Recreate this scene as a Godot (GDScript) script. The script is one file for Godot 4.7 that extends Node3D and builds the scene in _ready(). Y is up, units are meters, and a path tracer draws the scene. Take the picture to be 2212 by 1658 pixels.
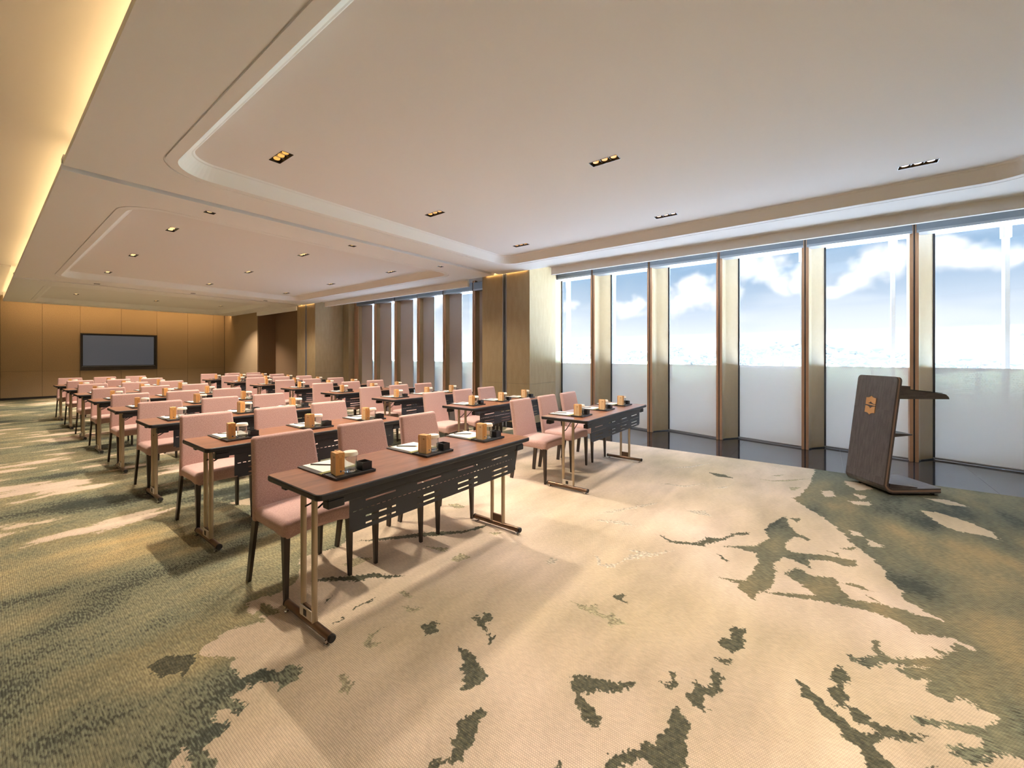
extends Node3D
# A hotel meeting room set classroom style. x runs towards the window wall, -z towards the far wall with the screen.

var M := {}                 # materials
var taken := {}             # names already used at top level
const TW := 1.6855          # table width, depth and height
const TD := 0.545
const TH := 0.74
const SOFFIT := 2.97        # lower ceiling
const COFFER := 3.09        # ceiling inside the coffers
const ROWS := [-1.808, -3.318, -4.863, -6.382, -7.938, -9.459, -11.024, -12.633]   # front edge of each table row
const LEFT_X := 0.9255
const RIGHT_X := 3.568
const WARM := Color(1.0, 0.82, 0.58)        # hidden strips
const LAMP := Color(1.0, 0.925, 0.84)        # downlights
const LAMP_ENERGY := 3.4

func _ready() -> void:
	camera_and_light()
	make_materials()
	build_floor()
	build_ceiling()
	build_walls()
	build_windows()
	build_outside()
	build_screen()
	build_tables()
	build_lectern()
	build_downlights()


# ------------------------------------------------------------------ camera, sky, sun
func camera_and_light() -> void:
	var cam := Camera3D.new()
	cam.name = "camera"
	cam.projection = Camera3D.PROJECTION_FRUSTUM
	cam.near = 0.05
	cam.far = 2000.0
	cam.size = 0.05 * 1658.0 / 879.38
	cam.frustum_offset = Vector2(0, -0.05 * (829.0 - 767.88) / 879.38)
	cam.position = Vector3(0, 1.3726, 0)
	cam.rotation_degrees.y = -52.65
	add_child(cam)
	cam.current = true
	var env := Environment.new()
	env.background_mode = Environment.BG_SKY
	env.tonemap_mode = Environment.TONE_MAPPER_LINEAR
	env.tonemap_exposure = 1.0
	env.sdfgi_enabled = true
	env.ssao_enabled = true
	env.ssil_enabled = true
	env.volumetric_fog_enabled = true
	env.volumetric_fog_density = 0.0
	var sky := Sky.new()
	var pano := PanoramaSkyMaterial.new()
	pano.panorama = ImageTexture.create_from_image(sky_image())
	sky.sky_material = pano
	env.sky = sky
	var we := WorldEnvironment.new()
	we.name = "world"
	we.environment = env
	add_child(we)
	# a high sun before the windows: the canopy keeps it off the glass, it lights the ground outside
	var sun := DirectionalLight3D.new()
	sun.name = "sun"
	sun.light_color = Color(0.80, 0.88, 1.0)
	sun.light_energy = 84.0
	sun.light_angular_distance = 0.5
	sun.shadow_enabled = true
	sun.sky_mode = DirectionalLight3D.SKY_MODE_LIGHT_ONLY
	add_child(sun)
	sun.look_at_from_position(Vector3(3.2, 10, 0.8), Vector3.ZERO)


func sky_image() -> Image:
	# white haze on the horizon, blue above it, and a few heaps of fair-weather cloud
	var w := 2048
	var h := 1024
	var im := Image.create(w, h, false, Image.FORMAT_RGBF)
	var fine := noise(3, 0.022, 5)
	var soft := noise(8, 0.006, 4)
	var heaps := [[-32.0, 6.8, 3.2, 0.9], [-21.5, 6.2, 3.4, 1.0], [-20.2, 7.0, 1.5, 1.1], [-15.0, 7.0, 2.2, 1.6], [-13.2, 8.2, 2.0, 2.0], [-10.6, 7.6, 2.4, 1.8],
		[-7.6, 11.6, 1.6, 2.2], [-5.4, 10.3, 2.0, 1.6], [-3.9, 8.4, 1.6, 1.2], [-1.9, 8.9, 1.3, 1.8], [0.9, 7.1, 1.7, 0.7], [2.6, 8.2, 1.9, 1.3], [4.1, 9.6, 2.0, 1.8], [5.6, 9.8, 1.4, 1.5], [8.9, 10.0, 2.2, 1.4], [11.0, 9.2, 2.2, 1.2], [13.0, 8.6, 1.6, 0.8],
		[24.0, 8.0, 4.0, 1.8], [38.0, 9.5, 4.0, 2.2], [55.0, 7.0, 5.0, 1.5], [80.0, 9.0, 4.5, 2.0], [110.0, 8.0, 5.0, 1.8], [140.0, 9.0, 4.0, 2.0], [172.0, 8.0, 5.0, 2.0], [-50.0, 8.5, 4.0, 1.8], [-72.0, 7.0, 5.0, 1.6], [-100.0, 9.0, 5.0, 2.0], [-135.0, 8.0, 5.0, 1.8], [-160.0, 9.0, 4.0, 2.0]]
	var zen := Color(0.19, 0.36, 0.62)
	var blue := Color(0.38, 0.58, 0.82)
	var haze := Color(1.08, 1.15, 1.24)
	var low := Color(0.8, 0.82, 0.84)
	var perdeg := w / 360.0
	var cover := PackedFloat32Array()
	cover.resize(w * 160)
	for hp in heaps:
		var cx: float = (hp[0] / 360.0 + 0.25) * w
		var rx: float = hp[2] * perdeg
		var ry: float = hp[3] * perdeg
		var cy: float = hp[1] * perdeg
		for j in range(maxi(0, int(cy - ry * 2.2)), mini(160, int(cy + ry * 2.2))):
			for i in range(int(cx - rx * 2.2), int(cx + rx * 2.2)):
				var n1: float = fine.get_noise_2d(i * 2.2, j * 2.6)
				var dx: float = (i - cx) / rx + n1 * 0.75
				var dy: float = (j - cy) / ry + fine.get_noise_2d(i * 2.0 + 400, j * 2.2) * 0.75
				if dy < 0:
					dy *= 0.75
				var v: float = clampf((1.12 - sqrt(dx * dx + dy * dy)) * 1.7, 0, 1)
				var at: int = j * w + posmod(i, w)
				cover[at] = maxf(cover[at], v)
	for y in h:
		var el: float = 90.0 - (y + 0.5) * 180.0 / h
		if el < 0:
			im.fill_rect(Rect2i(0, y, w, h - y), low)
			break
		var base: Color
		if el > 13.0:
			base = blue.lerp(zen, smoothstep(13.0, 75.0, el))
		else:
			base = haze.lerp(blue, pow(smoothstep(0.3, 11.5, el), 0.85))
		var j: int = int(el * h / 180.0)
		if j >= 160:
			im.fill_rect(Rect2i(0, y, w, 1), base)
			continue
		for x in w:
			var c: float = cover[j * w + x]
			var veil: float = clampf(soft.get_noise_2d(x, j * 4.0) * 0.9, 0, 0.22) * (1.0 - smoothstep(7.0, 15.0, el))
			c = maxf(c, veil)
			var col: Color = base.lerp(Color(1.25, 1.27, 1.3), c * 0.92) if base.r < 1.25 else base
			im.set_pixel(x, y, col)
	return im


# ------------------------------------------------------------------ helpers: noise, names, meshes
func noise(seed_: int, freq: float, octaves := 3, kind := FastNoiseLite.TYPE_SIMPLEX_SMOOTH) -> FastNoiseLite:
	var n := FastNoiseLite.new()
	n.seed = seed_
	n.noise_type = kind
	n.frequency = freq
	n.fractal_type = FastNoiseLite.FRACTAL_FBM
	n.fractal_octaves = octaves
	return n


func numbered(called: String) -> String:
	if not taken.has(called):
		taken[called] = 0
		return called
	taken[called] += 1
	return "%s_%03d" % [called, taken[called]]


func thing(called: String, label: String, category: String, at := Vector3.ZERO, group := "") -> Node3D:
	var o := Node3D.new()
	o.name = numbered(called)
	add_child(o)
	o.position = at
	tag(o, label, category, group)
	return o


func tag(o: Node, label: String, category: String, group := "") -> void:
	o.set_meta("label", label)
	o.set_meta("category", category)
	if group:
		o.set_meta("group", group)


func setting(called: String, label := "") -> Node3D:
	var o := Node3D.new()
	o.name = numbered(called)
	add_child(o)
	o.set_meta("kind", "structure")
	if label:
		o.set_meta("label", label)
	return o


func part(called: String, mesh: Mesh, m: Material, parent: Node, at := Vector3.ZERO, turn := 0.0) -> MeshInstance3D:
	var o := MeshInstance3D.new()
	o.name = called
	o.mesh = mesh
	o.material_override = m
	o.position = at
	o.rotation.y = turn
	parent.add_child(o, true)
	return o


func dup(o: Node3D, at: Vector3, label: String, group := "") -> Node3D:
	var c: Node3D = o.duplicate()
	c.name = numbered(String(o.name))
	add_child(c)
	c.position = at
	c.set_meta("label", label)
	if group:
		c.set_meta("group", group)
	return c


class Shape:
	var v := PackedVector3Array()
	var n := PackedVector3Array()
	var uv := PackedVector2Array()
	var uv2 := PackedVector2Array()

	func vert(p: Vector3, nn: Vector3, t := Vector2.ZERO) -> void:
		v.append(p)
		n.append(nn)
		uv.append(t)

	func tri(a: Vector3, b: Vector3, c: Vector3, na: Vector3, nb: Vector3, nc: Vector3, ta := Vector2.ZERO, tb := Vector2.ZERO, tc := Vector2.ZERO) -> void:
		if (b - a).cross(c - a).dot(na + nb + nc) > 0:
			vert(a, na, ta); vert(c, nc, tc); vert(b, nb, tb)
		else:
			vert(a, na, ta); vert(b, nb, tb); vert(c, nc, tc)

	func quad(a: Vector3, b: Vector3, c: Vector3, d: Vector3, nn: Vector3, ta := Vector2.ZERO, tb := Vector2.ZERO, tc := Vector2.ZERO, td := Vector2.ZERO) -> void:
		tri(a, b, c, nn, nn, nn, ta, tb, tc)
		tri(a, c, d, nn, nn, nn, ta, tc, td)

	# a quad whose normal is worked out and turned to the side of "out"
	func face(a: Vector3, b: Vector3, c: Vector3, d: Vector3, out: Vector3) -> void:
		var nn := (c - a).cross(d - b).normalized()
		if nn.dot(out) < 0:
			nn = -nn
		quad(a, b, c, d, nn, uvof(a, nn), uvof(b, nn), uvof(c, nn), uvof(d, nn))

	func uvof(p: Vector3, nn: Vector3) -> Vector2:
		var a := nn.abs()
		if a.y >= a.x and a.y >= a.z:
			return Vector2(p.x, p.z)
		return Vector2(p.z, p.y) if a.x > a.z else Vector2(p.x, p.y)

	func box(lo: Vector3, hi: Vector3) -> Shape:
		var p := func(i: int) -> Vector3: return Vector3(hi.x if i & 1 else lo.x, hi.y if i & 2 else lo.y, hi.z if i & 4 else lo.z)
		for f in [[0, 2, 6, 4, Vector3.LEFT], [1, 3, 7, 5, Vector3.RIGHT], [0, 1, 5, 4, Vector3.DOWN], [2, 3, 7, 6, Vector3.UP], [0, 1, 3, 2, Vector3.FORWARD], [4, 5, 7, 6, Vector3.BACK]]:
			face(p.call(f[0]), p.call(f[1]), p.call(f[2]), p.call(f[3]), f[4])
		return self

	# box with rounded edges; shape_it bends each point afterwards
	func rounded(size: Vector3, r: float, at := Vector3.ZERO, seg := 3, cells := 2, shape_it = null) -> Shape:
		var core := size / 2 - Vector3(r, r, r)
		var ticks := []
		for k in 3:
			var t := []
			for i in seg + 1:
				t.append(-core[k] - r * (1.0 - tan(i * PI / 4 / seg)))
			for i in range(1, cells):
				t.append(-core[k] + 2 * core[k] * i / cells)
			for i in range(seg, -1, -1):
				t.append(core[k] + r * (1.0 - tan(i * PI / 4 / seg)))
			ticks.append(t)
		for axis in 3:
			var u := (axis + 1) % 3
			var w := (axis + 2) % 3
			for s in [-1.0, 1.0]:
				var grid := []
				var norms := []
				for i in ticks[u].size():
					var row := []
					var nrow := []
					for j in ticks[w].size():
						var q := Vector3.ZERO
						q[axis] = s * (core[axis] + r)
						q[u] = ticks[u][i]
						q[w] = ticks[w][j]
						var inner := Vector3(clampf(q.x, -core.x, core.x), clampf(q.y, -core.y, core.y), clampf(q.z, -core.z, core.z))
						var nn := (q - inner).normalized()
						var p := inner + nn * r
						row.append(shape_it.call(p) if shape_it != null else p)
						nrow.append(nn)
					grid.append(row)
					norms.append(nrow)
				for i in grid.size() - 1:
					for j in grid[0].size() - 1:
						var a: Vector3 = grid[i][j]; var b: Vector3 = grid[i + 1][j]; var c: Vector3 = grid[i + 1][j + 1]; var d: Vector3 = grid[i][j + 1]
						tri(a + at, b + at, c + at, norms[i][j], norms[i + 1][j], norms[i + 1][j + 1], Vector2(a[u], a[w]), Vector2(b[u], b[w]), Vector2(c[u], c[w]))
						tri(a + at, c + at, d + at, norms[i][j], norms[i + 1][j + 1], norms[i][j + 1], Vector2(a[u], a[w]), Vector2(c[u], c[w]), Vector2(d[u], d[w]))
		return self

	# round bar along a row of points, radii may differ
	func tube(pts: Array, radii, sides := 10, caps := true) -> Shape:
		var rings := []
		var dirs := []
		for i in pts.size():
			var d: Vector3 = ((pts[mini(i + 1, pts.size() - 1)] - pts[maxi(i - 1, 0)]) as Vector3).normalized()
			var side := d.cross(Vector3.UP if absf(d.y) < 0.9 else Vector3.RIGHT).normalized()
			var up := side.cross(d).normalized()
			var ring := []
			var rn := []
			var r: float = radii[i] if radii is Array else radii
			for k in sides:
				var a := TAU * k / sides
				var nn := side * cos(a) + up * sin(a)
				rn.append(nn)
				ring.append(pts[i] + nn * r)
			rings.append([ring, rn])
			dirs.append(d)
		for i in rings.size() - 1:
			for k in sides:
				var l := (k + 1) % sides
				tri(rings[i][0][k], rings[i + 1][0][k], rings[i + 1][0][l], rings[i][1][k], rings[i + 1][1][k], rings[i + 1][1][l])
				tri(rings[i][0][k], rings[i + 1][0][l], rings[i][0][l], rings[i][1][k], rings[i + 1][1][l], rings[i][1][l])
		if caps:
			for e in [0, rings.size() - 1]:
				var nn: Vector3 = -dirs[0] if e == 0 else dirs[-1]
				for k in range(1, sides - 1):
					tri(rings[e][0][0], rings[e][0][k], rings[e][0][k + 1], nn, nn, nn)
		return self

	# profile of (radius, height) turned about the y axis
	func lathe(profile: Array, sides := 24, at := Vector3.ZERO) -> Shape:
		for i in profile.size() - 1:
			var a: Vector2 = profile[i]
			var b: Vector2 = profile[i + 1]
			var sl := Vector2(b.y - a.y, a.x - b.x).normalized()
			for k in sides:
				var t0 := TAU * k / sides
				var t1 := TAU * (k + 1) / sides
				var d0 := Vector3(cos(t0), 0, sin(t0))
				var d1 := Vector3(cos(t1), 0, sin(t1))
				var n0 := d0 * sl.x + Vector3.UP * sl.y
				var n1 := d1 * sl.x + Vector3.UP * sl.y
				var p00 := at + d0 * a.x + Vector3.UP * a.y
				var p01 := at + d1 * a.x + Vector3.UP * a.y
				var p10 := at + d0 * b.x + Vector3.UP * b.y
				var p11 := at + d1 * b.x + Vector3.UP * b.y
				if b.x > 1e-6:
					tri(p00, p10, p11, n0, n0, n1)
				if a.x > 1e-6:
					tri(p00, p11, p01, n0, n1, n1)
		return self

	# flat outline (Vector2 in the plane spanned by ex, ey) given a thickness along ez
	func prism(outline: PackedVector2Array, depth: float, o: Vector3, ex: Vector3, ey: Vector3, ez: Vector3) -> Shape:
		var at := func(p: Vector2, k: float) -> Vector3: return o + ex * p.x + ey * p.y + ez * k
		var ids := Geometry2D.triangulate_polygon(outline)
		for i in range(0, ids.size(), 3):
			for k in [0.0, depth]:
				var nn := ez if k > 0 else -ez
				var a := outline[ids[i]]; var b := outline[ids[i + 1]]; var c := outline[ids[i + 2]]
				tri(at.call(a, k), at.call(b, k), at.call(c, k), nn, nn, nn, a, b, c)
		var cw := Geometry2D.is_polygon_clockwise(outline)
		for i in outline.size():
			var a := outline[i]
			var b := outline[(i + 1) % outline.size()]
			var t := (b - a).normalized()
			var nn := ex * t.y - ey * t.x
			if cw:
				nn = -nn
			quad(at.call(a, 0.0), at.call(b, 0.0), at.call(b, depth), at.call(a, depth), nn, Vector2(a.x, 0), Vector2(b.x, 0), Vector2(b.x, depth), Vector2(a.x, depth))
		return self

	# strip between two closed rows of points of the same length
	func band(a: Array, b: Array, out: Callable) -> Shape:
		for i in a.size():
			var j := (i + 1) % a.size()
			var o: Vector3 = out.call((a[i] + a[j] + b[i] + b[j]) / 4)
			for t in [[a[i], a[j], b[j]], [a[i], b[j], b[i]]]:
				var nn := ((t[1] - t[0]) as Vector3).cross(t[2] - t[0])
				if nn.length() < 1e-9:
					continue
				nn = nn.normalized()
				if nn.dot(o) < 0:
					nn = -nn
				tri(t[0], t[1], t[2], nn, nn, nn, uvof(t[0], nn), uvof(t[1], nn), uvof(t[2], nn))
		return self

	# bar of rectangular section from a to b, half sizes sa and sb across x and z
	func bar(a: Vector3, b: Vector3, sa: Vector2, sb: Vector2) -> Shape:
		var low := []
		var top := []
		for s in [Vector2(-1, -1), Vector2(1, -1), Vector2(1, 1), Vector2(-1, 1)]:
			low.append(a + Vector3(s.x * sa.x, 0, s.y * sa.y))
			top.append(b + Vector3(s.x * sb.x, 0, s.y * sb.y))
		for i in 4:
			var j := (i + 1) % 4
			face(low[i], low[j], top[j], top[i], (low[i] + low[j]) / 2 - a)
		face(low[0], low[1], low[2], low[3], a - b)
		face(top[0], top[1], top[2], top[3], b - a)
		return self

	func mesh() -> ArrayMesh:
		var arr := []
		arr.resize(Mesh.ARRAY_MAX)
		arr[Mesh.ARRAY_VERTEX] = v
		arr[Mesh.ARRAY_NORMAL] = n
		arr[Mesh.ARRAY_TEX_UV] = uv
		if uv2.size() == v.size():
			arr[Mesh.ARRAY_TEX_UV2] = uv2
		var m := ArrayMesh.new()
		m.add_surface_from_arrays(Mesh.PRIMITIVE_TRIANGLES, arr)
		return m


func box(lo: Vector3, hi: Vector3) -> ArrayMesh:
	return Shape.new().box(lo, hi).mesh()


func cbox(size: Vector3, r := 0.004) -> ArrayMesh:
	return Shape.new().rounded(size, r, Vector3.ZERO, 1, 1).mesh()


func round_loop(x0: float, x1: float, z0: float, z1: float, r: float, y: float, per := 12) -> Array:
	var pts := []
	for c in [[x1 - r, z1 - r, 0.0], [x0 + r, z1 - r, 90.0], [x0 + r, z0 + r, 180.0], [x1 - r, z0 + r, 270.0]]:
		for k in per + 1:
			var a := deg_to_rad(c[2] + 90.0 * k / per)
			pts.append(Vector3(c[0] + r * cos(a), y, c[1] + r * sin(a)))
	return pts


# ------------------------------------------------------------------ materials
func mat(color: Color, rough := 0.7, metal := 0.0) -> StandardMaterial3D:
	var m := StandardMaterial3D.new()
	m.albedo_color = color
	m.roughness = rough
	m.metallic = metal
	return m


func rgb(r: int, g: int, b: int) -> Color:
	return Color8(r, g, b)


func grain_image(w: int, h: int, stretch: int, ramp: Array, seed_: int, freq := 0.05, upright := false) -> ImageTexture:
	# noise drawn out along u, coloured with a ramp of three tones
	var n1 := noise(seed_, freq, 4)
	var a := n1.get_image(w / stretch, h, false, false, true)
	a.resize(w, h, Image.INTERPOLATE_CUBIC)
	var n2 := noise(seed_ + 5, freq * 5.0, 3)
	var b := n2.get_image(w / stretch * 2, h, false, false, true)
	b.resize(w, h, Image.INTERPOLATE_CUBIC)
	var im := Image.create(w, h, false, Image.FORMAT_RGB8)
	for y in h:
		for x in w:
			var t: float = clampf(a.get_pixel(x, y).r * 0.68 + b.get_pixel(x, y).r * 0.32, 0, 1)
			var c: Color = ramp[0].lerp(ramp[1], t * 2.0) if t < 0.5 else ramp[1].lerp(ramp[2], t * 2.0 - 1.0)
			im.set_pixel(x, y, c)
	if upright:
		im.rotate_90(CLOCKWISE)
	return ImageTexture.create_from_image(im)


func cloth_image(ramp: Array, seed_: int, size := 256) -> ImageTexture:
	# woven cloth: short crossing threads
	var im := Image.create(size, size, false, Image.FORMAT_RGB8)
	var n := noise(seed_, 0.35, 2)
	for y in size:
		for x in size:
			var over := ((x / 2 + y / 2) % 2) == 0
			var t: float = n.get_noise_2d(x * (0.35 if over else 1.0), y * (1.0 if over else 0.35)) * 0.9 + 0.5 + (0.09 if over else -0.09)
			im.set_pixel(x, y, (ramp[0] as Color).lerp(ramp[1], clampf(t, 0, 1)))
	return ImageTexture.create_from_image(im)


func triplanar(m: StandardMaterial3D, tex: Texture2D, per_metre: float) -> StandardMaterial3D:
	m.albedo_color = Color.WHITE
	m.albedo_texture = tex
	m.uv1_triplanar = true
	m.uv1_world_triplanar = true
	m.uv1_scale = Vector3.ONE * per_metre
	return m


func uv_mapped(m: StandardMaterial3D, tex: Texture2D, scale: Vector2) -> StandardMaterial3D:
	m.albedo_color = Color.WHITE
	m.albedo_texture = tex
	m.uv1_scale = Vector3(scale.x, scale.y, 1)
	return m


func glow(color: Color, energy: float) -> StandardMaterial3D:
	var m := mat(Color(0.02, 0.02, 0.02), 0.5)
	m.emission_enabled = true
	m.emission = color
	m.emission_energy_multiplier = energy
	return m


func make_materials() -> void:
	M.plaster = mat(rgb(240, 239, 237), 0.9)
	M.coffer = mat(rgb(234, 231, 228), 0.9)
	M.black = mat(rgb(22, 23, 26), 0.5)
	M.black_metal = mat(rgb(38, 40, 45), 0.42, 0.3)
	M.panel_metal = mat(rgb(38, 41, 47), 0.45, 0.1)
	M.champagne = mat(rgb(176, 160, 138), 0.34, 0.75)
	M.bronze = mat(rgb(112, 90, 72), 0.3, 0.8)
	M.chrome = mat(rgb(210, 212, 215), 0.12, 1.0)
	M.leg = mat(rgb(62, 54, 48), 0.4, 0.45)
	M.walnut = uv_mapped(mat(Color.WHITE, 0.33), grain_image(1024, 256, 16, [rgb(96, 62, 45), rgb(134, 88, 62), rgb(160, 110, 80)], 21, 0.03), Vector2(0.55, 1.6))
	M.walnut.clearcoat_enabled = true
	M.walnut.clearcoat = 0.35
	M.walnut.clearcoat_roughness = 0.25
	M.seat = triplanar(mat(Color.WHITE, 0.95), cloth_image([rgb(176, 140, 132), rgb(210, 177, 169)], 31), 2.2)
	M.seat.rim_enabled = true
	M.seat.rim = 0.25
	M.seat.rim_tint = 0.6
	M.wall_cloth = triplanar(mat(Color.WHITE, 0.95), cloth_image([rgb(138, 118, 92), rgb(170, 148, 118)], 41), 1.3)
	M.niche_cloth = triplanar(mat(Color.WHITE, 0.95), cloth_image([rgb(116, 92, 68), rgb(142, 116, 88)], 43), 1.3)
	M.blind = triplanar(mat(Color.WHITE, 0.95), cloth_image([rgb(168, 156, 148), rgb(196, 183, 174)], 47), 1.6)
	M.blind.backlight_enabled = true
	M.blind.backlight = Color(0.05, 0.048, 0.045)
	M.veneer = triplanar(mat(Color.WHITE, 0.55), grain_image(1024, 256, 16, [rgb(146, 126, 92), rgb(155, 136, 102), rgb(164, 146, 114)], 51, 0.05, true), 0.8)
	M.jamb = triplanar(mat(Color.WHITE, 0.4), grain_image(1024, 256, 16, [rgb(140, 120, 86), rgb(147, 127, 94), rgb(154, 135, 103)], 53, 0.03, true), 0.7)
	M.mullion = mat(rgb(178, 136, 102), 0.4, 0.2)
	M.gasket = mat(rgb(48, 50, 54), 0.6)
	M.alu = mat(rgb(160, 163, 168), 0.4, 0.6)
	M.alu_dark = mat(rgb(112, 117, 124), 0.45, 0.5)
	M.stone = uv_mapped(mat(Color.WHITE, 0.06), grain_image(512, 512, 2, [rgb(34, 34, 40), rgb(48, 47, 52), rgb(66, 64, 68)], 61, 0.02), Vector2(0.6, 0.6))
	M.stone.metallic_specular = 0.8
	M.ebony = uv_mapped(mat(Color.WHITE, 0.42), grain_image(512, 256, 8, [rgb(64, 57, 57), rgb(86, 78, 77), rgb(106, 97, 95)], 71, 0.05), Vector2(1.5, 2.5))
	M.core = mat(rgb(158, 128, 114), 0.6)
	M.copper = mat(rgb(214, 160, 106), 0.4, 0.25)
	M.paper = mat(rgb(238, 233, 224), 0.85)
	M.olive = mat(rgb(128, 128, 70), 0.8)
	M.leather = mat(rgb(64, 57, 54), 0.55)
	M.tray = mat(rgb(33, 33, 35), 0.42)
	M.pencil = mat(rgb(66, 54, 48), 0.5)
	M.lid = mat(rgb(240, 232, 218), 0.8)
	M.candy = mat(rgb(222, 214, 200), 0.4)
	M.white_plate = mat(rgb(205, 196, 182), 0.5)
	M.glass = mat(Color(0.97, 0.99, 0.99, 0.03), 0.0)
	M.glass.transparency = BaseMaterial3D.TRANSPARENCY_ALPHA
	M.glass.refraction_enabled = true
	M.glass.refraction_scale = 0.05
	M.pane = mat(Color(0.96, 0.99, 1.0, 0.02), 0.0)
	M.pane.transparency = BaseMaterial3D.TRANSPARENCY_ALPHA
	M.film = mat(Color.WHITE, 0.9)
	M.film.albedo_texture = dot_texture()
	M.film.transparency = BaseMaterial3D.TRANSPARENCY_ALPHA
	M.film.backlight_enabled = true
	M.film.backlight = Color(0.36, 0.36, 0.36)
	M.carton = mat(Color.WHITE, 0.45)
	M.carton.albedo_texture = carton_texture()
	M.carton_plain = mat(rgb(216, 166, 104), 0.45)
	M.screen = mat(rgb(66, 72, 82), 0.35)
	M.screen.emission_enabled = true
	M.screen.emission = rgb(72, 79, 90)
	M.screen.emission_energy_multiplier = 0.55
	M.screen_frame = mat(rgb(40, 34, 31), 0.4)
	M.bulb = glow(Color(1.0, 0.84, 0.58), 1.7)
	M.bulb_dim = glow(Color(1.0, 0.72, 0.36), 1.15)
	M.strip = glow(WARM, 3.0)
	M.canopy = mat(rgb(225, 226, 226), 0.7)
	M.fin = mat(rgb(176, 181, 186), 0.3, 0.4)
	M.ground = mat(rgb(222, 222, 216), 0.95)
	M.lawn = mat(rgb(108, 124, 84), 1.0)
	M.leaves = mat(rgb(36, 43, 35), 1.0)
	M.trunk = mat(rgb(52, 46, 42), 1.0)
	M.far_wall = mat(rgb(228, 228, 224), 0.9)
	M.far_glass = mat(rgb(74, 90, 110), 0.2)
	M.hill = mat(rgb(96, 112, 104), 1.0)
	M.rubber = mat(rgb(30, 28, 27), 0.7)


func dot_texture() -> ImageTexture:
	# the print on the lower glass: rows of white dots on an etched ground, growing towards the floor until they close up
	var cols := 40
	var rows := 52
	var cell := 14
	var im := Image.create(cols * cell, rows * cell, false, Image.FORMAT_RGBA8)
	im.fill(Color(1, 1, 1, 0))
	var h := rows * cell
	for y in h:
		var t: float = float(y) / h
		var r: float = lerpf(0.34, 0.74, clampf(t * 1.7, 0, 1))
		for x in cols * cell:
			var fx: float = float(x) / cell
			var fy: float = float(y) / cell
			var sx: float = fx + (0.5 if int(fy) % 2 == 0 else 0.0)
			var d: float = Vector2(sx - floorf(sx) - 0.5, fy - floorf(fy) - 0.5).length()
			var a: float = clampf((r - d) * cell + 0.5, 0, 1)
			im.set_pixel(x, y, Color(1, 1, 1, lerpf(0.972, 1.0, a)))
	return ImageTexture.create_from_image(im)


func carton_texture() -> ImageTexture:
	# three faces side by side: front, side, back of a drink carton in tan and cream with an arch and small print
	var im := Image.create(192, 128, false, Image.FORMAT_RGB8)
	var tan_ := rgb(214, 158, 92)
	var cream := rgb(232, 204, 160)
	var ink := rgb(150, 112, 66)
	im.fill(tan_)
	for y in 128:
		for x in 64:
			# front: arch of darker print
			var dx: float = (x - 34.0) / 20.0
			var top: float = 34.0 - sqrt(maxf(0.0, 1.0 - dx * dx)) * 22.0
			if absf(dx) < 1.0 and y > top and y < top + 3 and y < 80:
				im.set_pixel(x, y, ink)
			if x > 24 and x < 46 and y > 30 and y < 92 and (y / 3) % 2 == 0 and (x * 7 + y * 3) % 11 < 7:
				im.set_pixel(x, y, rgb(170, 122, 70))
	im.fill_rect(Rect2i(64, 0, 64, 128), cream)
	for y in range(18, 110):
		for x in range(70, 122):
			if (y / 3) % 2 == 0 and (x * 5 + y * 11) % 13 < 7 and x > 86:
				im.set_pixel(x, y, rgb(186, 152, 112))
	im.fill_rect(Rect2i(64, 0, 10, 128), tan_)
	for c in [[36, 106, 6, rgb(72, 74, 96)], [54, 106, 5, rgb(216, 212, 206)], [106, 26, 6, rgb(176, 138, 92)]]:
		for y in range(-c[2], c[2] + 1):
			for x in range(-c[2], c[2] + 1):
				if x * x + y * y <= c[2] * c[2]:
					im.set_pixel(c[0] + x, c[1] + y, c[3])
	return ImageTexture.create_from_image(im)


# ------------------------------------------------------------------ floor and carpet
func raster(mask: PackedByteArray, w: int, h: int, pts: PackedVector2Array, value: int) -> void:
	var lo := h
	var hi := 0
	for p in pts:
		lo = mini(lo, int(p.y))
		hi = maxi(hi, int(p.y) + 1)
	for y in range(maxi(lo, 0), mini(hi, h)):
		var yy := y + 0.5
		var cuts := []
		for i in pts.size():
			var a := pts[i]
			var b := pts[(i + 1) % pts.size()]
			if (a.y <= yy) != (b.y <= yy):
				cuts.append(a.x + (yy - a.y) / (b.y - a.y) * (b.x - a.x))
		cuts.sort()
		for k in range(0, cuts.size() - 1, 2):
			for x in range(maxi(0, int(cuts[k] + 0.5)), mini(w, int(cuts[k + 1] + 0.5))):
				mask[y * w + x] = value


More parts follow.
